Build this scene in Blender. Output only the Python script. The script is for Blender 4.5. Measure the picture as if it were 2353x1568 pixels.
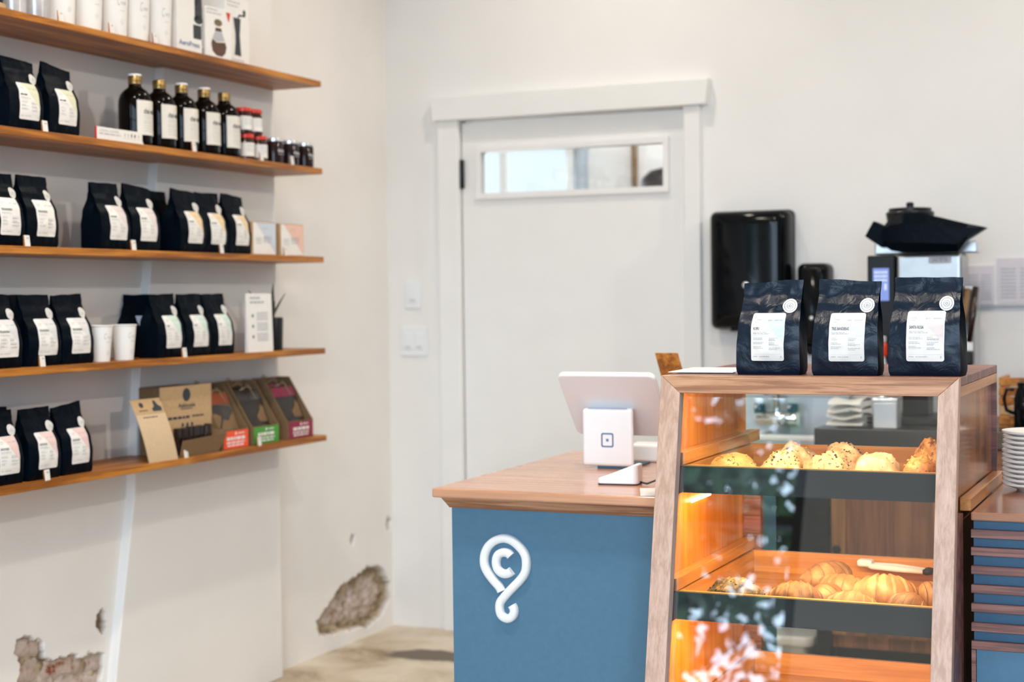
import bpy, bmesh, math, random
from mathutils import Vector, Matrix, noise

for o in list(bpy.data.objects):
    bpy.data.objects.remove(o)
S = bpy.context.scene
C = S.collection
PI = math.pi
rnd = random.Random(7)

# ------------------------------------------------------------------ camera, world, lights, exposure
cam_d = bpy.data.cameras.new('camera')
cam = bpy.data.objects.new('camera', cam_d)
C.objects.link(cam)
R3 = Matrix(((0.912915, 0.000358, 0.408149),
             (0.407954, 0.030166, -0.912504),
             (-0.012639, 0.999545, 0.027393)))
cam.matrix_world = Matrix.Translation((0, 0, 1.33)) @ R3.to_4x4()
cam_d.sensor_width = 36.0
cam_d.lens = 55.44
cam_d.clip_start = 0.05
cam_d.dof.use_dof = True
cam_d.dof.focus_distance = 3.14
cam_d.dof.aperture_fstop = 3.6
S.camera = cam

W = bpy.data.worlds.new('daylight')
S.world = W
W.use_nodes = True
bg = W.node_tree.nodes['Background']
bg.inputs[0].default_value = (0.62, 0.80, 1.0, 1)
bg.inputs[1].default_value = 11.0

S.view_settings.view_transform = 'Standard'
S.view_settings.look = 'None'
S.view_settings.exposure = 0.0
S.view_settings.gamma = 1.0
S.view_settings.use_curve_mapping = False
S.cycles.use_denoising = True
S.cycles.max_bounces = 10
S.cycles.diffuse_bounces = 6
S.cycles.glossy_bounces = 4
S.cycles.transparent_max_bounces = 16
S.cycles.caustics_reflective = False
S.cycles.caustics_refractive = False
S.cycles.sample_clamp_indirect = 6.0


def light(name, kind, loc, energy, color, size=0.05, target=None, **kw):
    d = bpy.data.lights.new(name, kind)
    d.energy = energy
    d.color = color
    if kind in ('POINT', 'SPOT'):
        d.shadow_soft_size = size
    else:
        d.size = size
    o = bpy.data.objects.new(name, d)
    C.objects.link(o)
    o.location = loc
    if target is not None:
        o.rotation_euler = (Vector(target) - Vector(loc)).to_track_quat('-Z', 'Y').to_euler()
    for k, v in kw.items():
        setattr(d, k, v)
    return o


WARM = (1.0, 0.89, 0.76)
SPOTS = [('ceiling_spot_far_side', (1.9, 4.5, 3.25), 135, (-1.6, 3.8, 1.0), 2.2, 0.5),
         ('ceiling_spot_door', (-2.0, 4.9, 3.25), 38, (-2.1, 4.75, 0.0), 2.6, 0.8),
         ('ceiling_spot_shelf', (-1.8, 3.6, 3.25), 22, (-2.2, 3.6, 0.0), 2.5, 0.8),
         ('ceiling_spot_shelf_near', (-1.8, 2.2, 3.25), 115, (-2.2, 2.3, 0.0), 2.5, 0.8),
         ('ceiling_spot_bar', (-0.3, 4.7, 3.25), 24, (-0.4, 4.7, 0.0), 2.6, 0.8),
         ('ceiling_spot_bar_end', (1.2, 4.7, 3.25), 24, (0.8, 4.9, 0.0), 2.6, 0.8),
         ('ceiling_spot_case', (-0.5, 2.4, 3.25), 96, (-0.8, 3.0, 0.0), 2.4, 0.8)]
for n_, p_, e_, t_, s_, b_ in SPOTS:
    light(n_, 'SPOT', p_, e_, WARM, 0.045, t_, spot_size=s_, spot_blend=b_)


def portal(name, x0, x1, z0, z1, y):
    d = bpy.data.lights.new(name, 'AREA')
    d.shape = 'RECTANGLE'
    d.size = x1 - x0
    d.size_y = z1 - z0
    o = bpy.data.objects.new(name, d)
    C.objects.link(o)
    o.location = ((x0 + x1) / 2, y, (z0 + z1) / 2)
    o.rotation_euler = (PI / 2, 0, 0)
    d.cycles.is_portal = True
    return o


YF = -2.4                                   # shop front behind the camera
WINDOWS = [(-2.98, -2.12, 0.15, 3.3), (-1.25, 0.6, 0.15, 3.3), (0.75, 2.6, 0.15, 3.3)]
for i, (a, b, z0, z1) in enumerate(WINDOWS):
    portal('window_portal', a, b, z0, z1, YF - 0.02)


# ------------------------------------------------------------------ materials
def new_mat(name):
    m = bpy.data.materials.new(name)
    m.use_nodes = True
    nt = m.node_tree
    return m, nt, nt.nodes['Principled BSDF']


def L(nt, a, b):
    nt.links.new(a, b)


def noise_node(nt, scale, detail=4, rough=0.55, vec=None, dist=0.0):
    n = nt.nodes.new('ShaderNodeTexNoise')
    n.inputs['Scale'].default_value = scale
    n.inputs['Detail'].default_value = detail
    n.inputs['Roughness'].default_value = rough
    n.inputs['Distortion'].default_value = dist
    if vec is not None:
        L(nt, vec, n.inputs['Vector'])
    return n


def pos_vec(nt, scale=(1, 1, 1)):
    g = nt.nodes.new('ShaderNodeNewGeometry')
    mp = nt.nodes.new('ShaderNodeMapping')
    mp.inputs['Scale'].default_value = scale
    L(nt, g.outputs['Position'], mp.inputs['Vector'])
    return mp.outputs['Vector']


def ramp(nt, fac, stops):
    r = nt.nodes.new('ShaderNodeValToRGB')
    cr = r.color_ramp
    while len(cr.elements) < len(stops):
        cr.elements.new(0.5)
    for e, (p, c) in zip(cr.elements, stops):
        e.position = p
        e.color = (*c, 1)
    L(nt, fac, r.inputs['Fac'])
    return r


def bump(nt, bsdf, height, strength=0.2, dist=0.01):
    b = nt.nodes.new('ShaderNodeBump')
    b.inputs['Strength'].default_value = strength
    b.inputs['Distance'].default_value = dist
    L(nt, height, b.inputs['Height'])
    L(nt, b.outputs['Normal'], bsdf.inputs['Normal'])


def plain(name, col, rough=0.5, metal=0.0, var=0.06, nscale=30, bmp=0.0, spec=0.5, coat=0.0):
    m, nt, b = new_mat(name)
    n = noise_node(nt, nscale, 4, vec=pos_vec(nt))
    lo = tuple(max(0, c * (1 - var)) for c in col)
    hi = tuple(min(1, c * (1 + var)) for c in col)
    r = ramp(nt, n.outputs['Fac'], [(0.3, lo), (0.7, hi)])
    L(nt, r.outputs['Color'], b.inputs['Base Color'])
    b.inputs['Roughness'].default_value = rough
    b.inputs['Metallic'].default_value = metal
    b.inputs['Specular IOR Level'].default_value = spec
    b.inputs['Coat Weight'].default_value = coat
    if bmp:
        bump(nt, b, n.outputs['Fac'], bmp, 0.004)
    return m


def emit(name, col, strength):
    m, nt, b = new_mat(name)
    b.inputs['Base Color'].default_value = (0.02, 0.02, 0.02, 1)
    b.inputs['Emission Color'].default_value = (*col, 1)
    b.inputs['Emission Strength'].default_value = strength
    return m


def wood(name, dark, mid, lite, axis='x', rough=0.35, grain=1.0, spec=0.5, coat=0.0, contrast=1.0):
    m, nt, b = new_mat(name)
    s = {'x': (1.6, 26, 26), 'y': (26, 1.6, 26), 'z': (26, 26, 1.6)}[axis]
    v = pos_vec(nt, s)
    n1 = noise_node(nt, 1.3 * grain, 6, 0.62, v, 0.6)
    f = {'x': (6, 260, 260), 'y': (260, 6, 260), 'z': (260, 260, 6)}[axis]
    n2 = noise_node(nt, 1.0, 3, 0.6, pos_vec(nt, f))
    mx = nt.nodes.new('ShaderNodeMix')
    mx.data_type = 'FLOAT'
    mx.inputs[0].default_value = 0.28
    L(nt, n1.outputs['Fac'], mx.inputs[2])
    L(nt, n2.outputs['Fac'], mx.inputs[3])
    r = ramp(nt, mx.outputs[0], [(0.5 - 0.12 / contrast, tuple(c * (1 - 0.28 * min(1, contrast)) for c in dark)), (0.5 - 0.03 / contrast, dark), (0.5 + 0.03 / contrast, mid), (0.5 + 0.12 / contrast, lite)])
    L(nt, r.outputs['Color'], b.inputs['Base Color'])
    b.inputs['Roughness'].default_value = rough
    b.inputs['Specular IOR Level'].default_value = spec
    b.inputs['Coat Weight'].default_value = coat
    b.inputs['Coat Roughness'].default_value = 0.12
    bump(nt, b, n2.outputs['Fac'], 0.06, 0.002)
    return m


M = {}
# plaster: the broken places carry a "damage" mark painted per vertex (0 sound, 1 bare)
m, nt, b = new_mat('plaster_wall')
n = noise_node(nt, 2.2, 5, vec=pos_vec(nt))
r = ramp(nt, n.outputs['Fac'], [(0.3, (0.77, 0.745, 0.715)), (0.7, (0.83, 0.805, 0.775))])
rub = noise_node(nt, 22, 5, 0.62, pos_vec(nt))
r2 = ramp(nt, rub.outputs['Fac'], [(0.33, (0.10, 0.065, 0.032)), (0.48, (0.27, 0.19, 0.11)), (0.62, (0.42, 0.33, 0.22))])
at = nt.nodes.new('ShaderNodeAttribute')
at.attribute_name = 'damage'
mx = nt.nodes.new('ShaderNodeMix')
mx.data_type = 'RGBA'
f1 = ramp(nt, at.outputs['Fac'], [(0.0, (0, 0, 0)), (0.5, (1, 1, 1))])
f2 = ramp(nt, at.outputs['Fac'], [(0.55, (0, 0, 0)), (1.0, (1, 1, 1))])  # brown rim to pale core; depth shading goes into this colour too
r4 = ramp(nt, rub.outputs['Fac'], [(0.33, (0.30, 0.20, 0.12)), (0.5, (0.47, 0.38, 0.32)), (0.66, (0.58, 0.50, 0.47))])
core = nt.nodes.new('ShaderNodeMix')
core.data_type = 'RGBA'
L(nt, f2.outputs['Color'], core.inputs[0])
L(nt, r2.outputs['Color'], core.inputs[6])
L(nt, r4.outputs['Color'], core.inputs[7])
L(nt, f1.outputs['Color'], mx.inputs[0])
L(nt, r.outputs['Color'], mx.inputs[6])
L(nt, core.outputs[2], mx.inputs[7])
L(nt, mx.outputs[2], b.inputs['Base Color'])
b.inputs['Roughness'].default_value = 0.75
fine = noise_node(nt, 14, 5, 0.6, pos_vec(nt))
bump(nt, b, fine.outputs['Fac'], 0.12, 0.01)
M['plaster'] = m

M['wall'] = plain('painted_wall', (0.80, 0.785, 0.76), 0.7, var=0.02, nscale=3, bmp=0.05)
M['trim'] = plain('white_trim_paint', (0.80, 0.79, 0.765), 0.42, var=0.015, nscale=6)
M['ceiling'] = plain('ceiling_paint', (0.80, 0.79, 0.77), 0.8, var=0.02)

m, nt, b = new_mat('stained_concrete')
v = pos_vec(nt)
n = noise_node(nt, 3.2, 8, 0.62, v, 0.5)
r = ramp(nt, n.outputs['Fac'], [(0.36, (0.33, 0.25, 0.155)), (0.47, (0.56, 0.46, 0.335)), (0.62, (0.70, 0.61, 0.49))])
# one dark spill on the slab, at its own place
sub = nt.nodes.new('ShaderNodeVectorMath')
sub.operation = 'SUBTRACT'
sub.inputs[1].default_value = (-2.66, 5.20, 0)
L(nt, v, sub.inputs[0])
scl = nt.nodes.new('ShaderNodeVectorMath')
scl.operation = 'MULTIPLY'
scl.inputs[1].default_value = (2.0, 6.0, 0)
L(nt, sub.outputs[0], scl.inputs[0])
n3 = noise_node(nt, 5, 5, 0.6, v)
ln = nt.nodes.new('ShaderNodeVectorMath')
ln.operation = 'LENGTH'
L(nt, scl.outputs[0], ln.inputs[0])
ad = nt.nodes.new('ShaderNodeMath')
ad.operation = 'ADD'
L(nt, ln.outputs['Value'], ad.inputs[0])
L(nt, n3.outputs['Fac'], ad.inputs[1])
r3 = ramp(nt, ad.outputs[0], [(0.88, (1, 1, 1)), (1.0, (0, 0, 0))])
mx = nt.nodes.new('ShaderNodeMix')
mx.data_type = 'RGBA'
L(nt, r3.outputs['Color'], mx.inputs[0])
L(nt, r.outputs['Color'], mx.inputs[6])
mx.inputs[7].default_value = (0.11, 0.075, 0.04, 1)
L(nt, mx.outputs[2], b.inputs['Base Color'])
b.inputs['Roughness'].default_value = 0.45
bump(nt, b, n.outputs['Fac'], 0.15, 0.01)
M['floor'] = m

M['brick'] = None
m, nt, b = new_mat('old_brick')
n = noise_node(nt, 15, 4, 0.6, pos_vec(nt))
r = ramp(nt, n.outputs['Fac'], [(0.33, (0.20, 0.045, 0.018)), (0.41, (0.42, 0.31, 0.25)), (0.55, (0.52, 0.44, 0.40)), (0.68, (0.45, 0.35, 0.32))])
L(nt, r.outputs['Color'], b.inputs['Base Color'])
b.inputs['Roughness'].default_value = 0.9
bump(nt, b, n.outputs['Fac'], 0.4, 0.006)
M['brick'] = m

M['shelf'] = wood('oiled_shelf_wood', (0.28, 0.092, 0.012), (0.42, 0.155, 0.020), (0.54, 0.225, 0.036), 'y', 0.42, spec=0.35)
M['counter'] = wood('varnished_countertop', (0.50, 0.25, 0.14), (0.62, 0.33, 0.19), (0.69, 0.40, 0.25), 'x', 0.22, 0.5, coat=0.25, contrast=0.35)
M['frame_x'] = wood('walnut_rail', (0.30, 0.135, 0.065), (0.45, 0.235, 0.125), (0.55, 0.32, 0.19), 'x', 0.42, 1.6, contrast=0.8)
M['frame_z'] = wood('walnut_stile', (0.46, 0.295, 0.215), (0.57, 0.385, 0.30), (0.66, 0.475, 0.385), 'z', 0.42, 2.0, contrast=0.5)
M['frame_y'] = wood('walnut_side', (0.42, 0.17, 0.040), (0.54, 0.24, 0.062), (0.62, 0.31, 0.095), 'y', 0.3, contrast=0.6)
M['case_side'] = wood('glossy_side_panel', (0.26, 0.105, 0.042), (0.36, 0.155, 0.066), (0.43, 0.20, 0.09), 'z', 0.16, spec=0.4, coat=0.1)
M['case_in'] = wood('case_lining', (0.44, 0.14, 0.014), (0.58, 0.21, 0.022), (0.66, 0.28, 0.040), 'z', 0.35, contrast=0.5)
M['tray'] = wood('tray_wood', (0.50, 0.21, 0.055), (0.62, 0.29, 0.085), (0.70, 0.36, 0.12), 'x', 0.38, contrast=0.5)
M['counter_dark'] = wood('reddish_countertop', (0.26, 0.105, 0.055), (0.36, 0.155, 0.082), (0.44, 0.21, 0.115), 'x', 0.2, 0.5, coat=0.3, contrast=0.5)
M['slat'] = wood('reddish_slat', (0.15, 0.055, 0.042), (0.24, 0.098, 0.076), (0.31, 0.140, 0.110), 'x', 0.4)
M['cabinet'] = wood('brown_cabinet', (0.16, 0.065, 0.03), (0.22, 0.095, 0.048), (0.28, 0.13, 0.068), 'z', 0.4)
M['cabinet_lite'] = wood('light_cabinet_stile', (0.24, 0.115, 0.045), (0.31, 0.155, 0.065), (0.37, 0.20, 0.09), 'z', 0.4)
M['blue'] = plain('teal_blue_paint', (0.058, 0.160, 0.255), 0.5, var=0.05, nscale=60)
M['blue_dark'] = plain('deep_blue_paint', (0.018, 0.085, 0.160), 0.5, var=0.06, nscale=60)
M['chalk'] = plain('charcoal_tray_face', (0.016, 0.018, 0.022), 0.6, var=0.15, nscale=200)
M['black'] = plain('black_plastic', (0.004, 0.005, 0.007), 0.35, var=0.1, spec=0.3)
M['gloss_black'] = plain('glossy_black_plastic', (0.002, 0.003, 0.004), 0.1, var=0.1, spec=0.17)
M['stone'] = plain('dark_worktop', (0.022, 0.022, 0.026), 0.3, var=0.2, nscale=90)
M['steel'] = plain('brushed_steel', (0.43, 0.43, 0.425), 0.3, 1.0, var=0.05)
M['sink'] = plain('satin_steel_basin', (0.60, 0.63, 0.66), 0.42, 0.8, var=0.03)
M['chrome'] = plain('chrome', (0.78, 0.80, 0.82), 0.08, 1.0, var=0.02)
M['gold'] = plain('brass_lid', (0.34, 0.225, 0.085), 0.35, 1.0, var=0.08)
M['silver'] = plain('silver_lid', (0.72, 0.74, 0.77), 0.3, 0.9, var=0.04)
M['red'] = plain('red_lid', (0.62, 0.035, 0.015), 0.35, var=0.08)
M['white'] = plain('white_plastic', (0.79, 0.81, 0.825), 0.35, var=0.01)
M['cup_white'] = plain('matte_white_cup', (0.80, 0.795, 0.78), 0.55, var=0.01, spec=0.3)
M['pouch_dark'] = plain('dark_printed_pouch', (0.016, 0.011, 0.007), 0.5, var=0.5, nscale=40)
M['grey_paint'] = plain('grey_paint', (0.40, 0.44, 0.48), 0.5, var=0.04)
M['facade'] = plain('grey_blue_facade', (0.10, 0.13, 0.17), 0.8, var=0.15, nscale=1)
M['china'] = plain('white_china', (0.80, 0.78, 0.74), 0.14, var=0.01, coat=0.3)
M['paper'] = plain('white_paper', (0.80, 0.79, 0.765), 0.7, var=0.02, nscale=60)
M['paper_off'] = plain('cream_label_paper', (0.72, 0.69, 0.63), 0.7, var=0.03, nscale=60)
M['paper_lav'] = plain('lavender_paper', (0.66, 0.62, 0.66), 0.8, var=0.03)
M['ink'] = plain('dark_print', (0.03, 0.035, 0.045), 0.6, var=0.05)
M['ink_grey'] = plain('grey_print', (0.22, 0.23, 0.26), 0.6, var=0.05)
M['ink_pale'] = plain('pale_print', (0.44, 0.45, 0.47), 0.6, var=0.03)
M['ink_white'] = plain('white_print', (0.78, 0.74, 0.72), 0.6, var=0.03)
M['ink_blue'] = plain('blue_grey_print', (0.13, 0.20, 0.34), 0.6, var=0.05)
M['ink_brown'] = plain('brown_print', (0.10, 0.045, 0.03), 0.5, var=0.3, nscale=300)
M['ink_olive'] = plain('olive_print', (0.15, 0.12, 0.06), 0.5, var=0.2)
M['kraft'] = plain('kraft_card', (0.50, 0.33, 0.17), 0.75, var=0.08, nscale=120)
M['kraft_pale'] = plain('pale_kraft_card', (0.62, 0.46, 0.29), 0.75, var=0.05, nscale=120)
M['kraft_dark'] = plain('brown_kraft_card', (0.185, 0.108, 0.048), 0.75, var=0.1, nscale=120)
M['orange_card'] = plain('orange_card', (0.86, 0.085, 0.02), 0.5, var=0.03)
M['rust_card'] = plain('rust_card', (0.33, 0.055, 0.012), 0.55, var=0.08)
M['green_card'] = plain('green_card', (0.055, 0.30, 0.03), 0.5, var=0.05)
M['maroon_card'] = plain('maroon_card', (0.26, 0.004, 0.04), 0.5, var=0.05)
M['choc'] = plain('chocolate_wrapper', (0.022, 0.011, 0.008), 0.25, var=0.5, nscale=60)
M['leaf'] = plain('dark_leaf', (0.010, 0.022, 0.010), 0.4, var=0.3)
M['tree_leaf'] = plain('tree_leaf', (0.045, 0.11, 0.035), 0.5, var=0.5, nscale=3)
M['street'] = plain('street_asphalt', (0.16, 0.16, 0.155), 0.9)
M['twine'] = plain('jute_twine', (0.30, 0.24, 0.16), 0.85, var=0.2)
M['screen'] = emit('blue_screen', (0.26, 0.38, 0.92), 0.85)
M['screen_text'] = emit('screen_text', (0.75, 0.85, 1.0), 0.95)
M['day_pane'] = emit('daylight_pane', (0.78, 0.89, 0.95), 1.2)
M['led'] = emit('warm_led', (1.0, 0.74, 0.40), 14)
for k, c in dict(mint=(0.60, 0.75, 0.68), pink=(0.78, 0.58, 0.56), grey=(0.68, 0.69, 0.71), lime=(0.68, 0.69, 0.50), amber=(0.78, 0.60, 0.36), rose=(0.74, 0.66, 0.66), sky=(0.58, 0.64, 0.72), peach=(0.80, 0.52, 0.42)).items():
    M['tint_' + k] = plain('tint_' + k, c, 0.7, var=0.02)

# foil bag: near-black navy, soft sheen, crinkled
def foil(name, base, rough, spec, bscale, bstr):
    m, nt, b = new_mat(name)
    b.inputs['Base Color'].default_value = (*base, 1)
    b.inputs['Roughness'].default_value = rough
    b.inputs['Specular IOR Level'].default_value = spec
    tc = nt.nodes.new('ShaderNodeTexCoord')
    n = noise_node(nt, bscale, 3, 0.5, tc.outputs['Object'], 1.2)
    n2 = noise_node(nt, 900, 2, 0.5, tc.outputs['Object'])
    mxf = nt.nodes.new('ShaderNodeMath')
    mxf.operation = 'MULTIPLY_ADD'
    L(nt, n2.outputs['Fac'], mxf.inputs[0])
    mxf.inputs[1].default_value = 0.06
    L(nt, n.outputs['Fac'], mxf.inputs[2])
    bump(nt, b, mxf.outputs[0], bstr, 0.006)
    return m


M['foil'] = foil('matte_black_foil', (0.0008, 0.0032, 0.0070), 0.36, 0.06, 38, 0.35)
M['foil_side'] = foil('black_foil_gusset', (0.0012, 0.0040, 0.0085), 0.5, 0.03, 30, 0.25)
M['foil_skylit'] = foil('skylit_black_foil', (0.0012, 0.0080, 0.0210), 0.27, 0.28, 24, 0.55)  # case bags: blue of the reflected sky put into the base colour

# thin pane: transparent plus Fresnel mirror
m, nt, b = new_mat('clear_pane')
nt.nodes.remove(b)
fr = nt.nodes.new('ShaderNodeFresnel')
fr.inputs['IOR'].default_value = 1.6
tr = nt.nodes.new('ShaderNodeBsdfTransparent')
tr.inputs['Color'].default_value = (0.96, 0.98, 0.975, 1)
gl = nt.nodes.new('ShaderNodeBsdfGlossy')
gl.inputs['Roughness'].default_value = 0.0
gl.inputs['Color'].default_value = (1, 1, 1, 1)
ms = nt.nodes.new('ShaderNodeMixShader')
L(nt, fr.outputs[0], ms.inputs[0])
L(nt, tr.outputs[0], ms.inputs[1])
L(nt, gl.outputs[0], ms.inputs[2])
L(nt, ms.outputs[0], nt.nodes['Material Output'].inputs['Surface'])
M['pane'] = m

m, nt, b = new_mat('brown_bottle_glass')
b.inputs['Base Color'].default_value = (0.007, 0.004, 0.004, 1)
b.inputs['Roughness'].default_value = 0.05
b.inputs['Specular IOR Level'].default_value = 0.14
n = noise_node(nt, 3, 2, vec=pos_vec(nt))
r = ramp(nt, n.outputs['Fac'], [(0.3, (0.002, 0.0015, 0.0015)), (0.7, (0.005, 0.003, 0.0025))])
L(nt, r.outputs['Color'], b.inputs['Base Color'])
M['bottle'] = m
M['jam'] = plain('dark_preserve', (0.045, 0.014, 0.010), 0.12, var=0.3, spec=0.3)
M['jam_black'] = plain('black_preserve', (0.020, 0.008, 0.008), 0.12, var=0.5, nscale=200, spec=0.25)
m, nt, b = new_mat('frosted_tumbler')
b.inputs['Base Color'].default_value = (0.50, 0.51, 0.53, 1)
b.inputs['Roughness'].default_value = 0.22
b.inputs['Metallic'].default_value = 0.2
n = noise_node(nt, 20, 3, vec=pos_vec(nt))
r = ramp(nt, n.outputs['Fac'], [(0.3, (0.42, 0.43, 0.45)), (0.7, (0.60, 0.60, 0.62))])
L(nt, r.outputs['Color'], b.inputs['Base Color'])
M['tumbler'] = m


def pastry_mat(name, dark, mid, lite, scale, flecks=None, bmp=0.5, bake=None):
    m, nt, b = new_mat(name)
    tc = nt.nodes.new('ShaderNodeTexCoord')
    n = noise_node(nt, scale, 6, 0.65, tc.outputs['Object'])
    r = ramp(nt, n.outputs['Fac'], [(0.33, dark), (0.5, mid), (0.66, lite)])
    out = r.outputs['Color']
    if flecks:
        vo = noise_node(nt, scale * 3.2, 2, 0.5, tc.outputs['Object'])
        fr_ = ramp(nt, vo.outputs['Fac'], [(0.60, (0, 0, 0)), (0.66, (1, 1, 1))])
        mx = nt.nodes.new('ShaderNodeMix')
        mx.data_type = 'RGBA'
        L(nt, fr_.outputs['Color'], mx.inputs[0])
        L(nt, out, mx.inputs[6])
        mx.inputs[7].default_value = (*flecks, 1)
        out = mx.outputs[2]
    if bake:
        at_ = nt.nodes.new('ShaderNodeAttribute')
        at_.attribute_name = 'bake'
        mx = nt.nodes.new('ShaderNodeMix')
        mx.data_type = 'RGBA'
        L(nt, at_.outputs['Fac'], mx.inputs[0])
        L(nt, out, mx.inputs[6])
        mx.inputs[7].default_value = (*bake, 1)
        out = mx.outputs[2]
    L(nt, out, b.inputs['Base Color'])
    b.inputs['Roughness'].default_value = 0.55
    bump(nt, b, n.outputs['Fac'], bmp, 0.004)
    return m


M['scone'] = pastry_mat('sugared_scone', (0.36, 0.19, 0.085), (0.54, 0.37, 0.22), (0.66, 0.53, 0.39), 45, (0.05, 0.022, 0.015))
M['scone_pale'] = pastry_mat('pale_scone', (0.44, 0.26, 0.13), (0.60, 0.45, 0.29), (0.70, 0.59, 0.46), 40)
M['scone_gold'] = pastry_mat('golden_scone', (0.32, 0.17, 0.055), (0.46, 0.29, 0.11), (0.54, 0.37, 0.17), 40, (0.10, 0.06, 0.02))
M['muffin'] = pastry_mat('brown_muffin', (0.20, 0.06, 0.02), (0.46, 0.23, 0.08), (0.64, 0.38, 0.16), 35, (0.14, 0.03, 0.02))
M['croissant'] = pastry_mat('baked_croissant', (0.13, 0.05, 0.018), (0.28, 0.13, 0.048), (0.40, 0.215, 0.09), 30, bake=(0.045, 0.018, 0.008))
M['croissant_lite'] = pastry_mat('light_croissant', (0.24, 0.105, 0.036), (0.40, 0.21, 0.085), (0.52, 0.32, 0.155), 30, bake=(0.11, 0.045, 0.015))
M['seeded'] = pastry_mat('seeded_roll', (0.018, 0.010, 0.006), (0.10, 0.055, 0.02), (0.46, 0.29, 0.10), 95, (0.012, 0.008, 0.006))


# ------------------------------------------------------------------ mesh helpers
class MB:
    def __init__(self):
        self.v, self.f = [], []

    def add(self, vs, fs):
        o = len(self.v)
        self.v += [tuple(p) for p in vs]
        self.f += [tuple(i + o for i in f) for f in fs]
        return self

    def box(self, x0, x1, y0, y1, z0, z1):
        vs = [(x, y, z) for z in (z0, z1) for y in (y0, y1) for x in (x0, x1)]
        return self.add(vs, [(0, 2, 3, 1), (4, 5, 7, 6), (0, 1, 5, 4), (2, 6, 7, 3), (0, 4, 6, 2), (1, 3, 7, 5)])

    def hexa(self, p):
        """8 points: bottom ring of 4 then top ring of 4"""
        return self.add(p, [(3, 2, 1, 0), (4, 5, 6, 7), (0, 1, 5, 4), (1, 2, 6, 5), (2, 3, 7, 6), (3, 0, 4, 7)])

    def prism(self, poly, axis, a, b):
        """polygon in the two other axes (in x,y,z order), extruded from a to b along axis"""
        n = len(poly)

        def P(p, t):
            return {'x': (t, p[0], p[1]), 'y': (p[0], t, p[1]), 'z': (p[0], p[1], t)}[axis]
        vs = [P(p, a) for p in poly] + [P(p, b) for p in poly]
        fs = [tuple(range(n))[::-1], tuple(range(n, 2 * n))]
        fs += [(i, (i + 1) % n, (i + 1) % n + n, i + n) for i in range(n)]
        return self.add(vs, fs)

    def lathe(self, prof, c=(0, 0, 0), seg=28, axis='z', cap=True):
        vs, fs = [], []
        for r, h in prof:
            for k in range(seg):
                a = 2 * PI * k / seg
                p = (r * math.cos(a), r * math.sin(a), h)
                if axis == 'y':
                    p = (p[0], h, p[1])
                elif axis == 'x':
                    p = (h, p[0], p[1])
                vs.append((p[0] + c[0], p[1] + c[1], p[2] + c[2]))
        for i in range(len(prof) - 1):
            for k in range(seg):
                k2 = (k + 1) % seg
                fs.append((i * seg + k, i * seg + k2, (i + 1) * seg + k2, (i + 1) * seg + k))
        if cap:
            fs.append(tuple(range(seg))[::-1])
            o = (len(prof) - 1) * seg
            fs.append(tuple(range(o, o + seg)))
        return self.add(vs, fs)

    def tube(self, pts, r, seg=8, flat=None):
        pts = [Vector(p) for p in pts]
        n = len(pts)
        vs, fs = [], []
        up = Vector((0, 0, 1)) if flat is None else Vector(flat)
        for i, p in enumerate(pts):
            t = (pts[min(i + 1, n - 1)] - pts[max(i - 1, 0)]).normalized()
            a = t.cross(up)
            if a.length < 1e-4:
                a = t.cross(Vector((0, 1, 0)))
            a.normalize()
            bb = a.cross(t).normalized()
            rr = r[i] if isinstance(r, (list, tuple)) else r
            for k in range(seg):
                w = 2 * PI * k / seg
                q = p + a * (math.cos(w) * rr) + bb * (math.sin(w) * rr)
                vs.append(tuple(q))
        for i in range(n - 1):
            for k in range(seg):
                k2 = (k + 1) % seg
                fs.append((i * seg + k, i * seg + k2, (i + 1) * seg + k2, (i + 1) * seg + k))
        fs.append(tuple(range(seg))[::-1])
        fs.append(tuple(range((n - 1) * seg, n * seg)))
        return self.add(vs, fs)

    def grid(self, fn, nu, nv):
        vs = [fn(i / nu, j / nv) for j in range(nv + 1) for i in range(nu + 1)]
        fs = [(j * (nu + 1) + i, j * (nu + 1) + i + 1, (j + 1) * (nu + 1) + i + 1, (j + 1) * (nu + 1) + i) for j in range(nv) for i in range(nu)]
        return self.add(vs, fs)

    def mesh(self, name, mat, smooth=False, bevel=0.0, seg=2, fix=True):
        me = bpy.data.meshes.new(name)
        me.from_pydata(self.v, [], self.f)
        if fix or bevel:
            bm = bmesh.new()
            bm.from_mesh(me)
            if fix:
                bmesh.ops.recalc_face_normals(bm, faces=bm.faces)
            if bevel:
                es = [e for e in bm.edges if len(e.link_faces) == 2 and e.calc_face_angle(0) > 0.5]
                bmesh.ops.bevel(bm, geom=es, offset=bevel, offset_type='OFFSET', segments=seg, profile=0.5, affect='EDGES', clamp_overlap=True)
            bm.to_mesh(me)
            bm.free()
        if mat is not None:
            me.materials.append(M[mat] if isinstance(mat, str) else mat)
        if smooth is True:
            me.polygons.foreach_set('use_smooth', [True] * len(me.polygons))
        elif smooth:
            me.polygons.foreach_set('use_smooth', [True] * len(me.polygons))
            me.set_sharp_from_angle(angle=math.radians(smooth))
        me.update()
        return me

    def build(self, name, mat, parent=None, smooth=False, bevel=0.0, seg=2, fix=True, loc=None):
        me = self.mesh(name, mat, smooth, bevel, seg, fix)
        o = bpy.data.objects.new(name, me)
        C.objects.link(o)
        if parent is not None:
            o.parent = parent
        if loc is not None:
            o.location = loc
        return o


def thing(name, label, cat, loc=(0, 0, 0), rz=0.0, group=None):
    o = bpy.data.objects.new(name, None)
    o.empty_display_size = 0.05
    C.objects.link(o)
    o.location = loc
    o.rotation_euler = (0, 0, rz)
    o['label'] = label
    o['category'] = cat
    if group:
        o['group'] = group
    return o


def tag(o, label, cat, group=None):
    o['label'] = label
    o['category'] = cat
    if group:
        o['group'] = group
    return o


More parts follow.
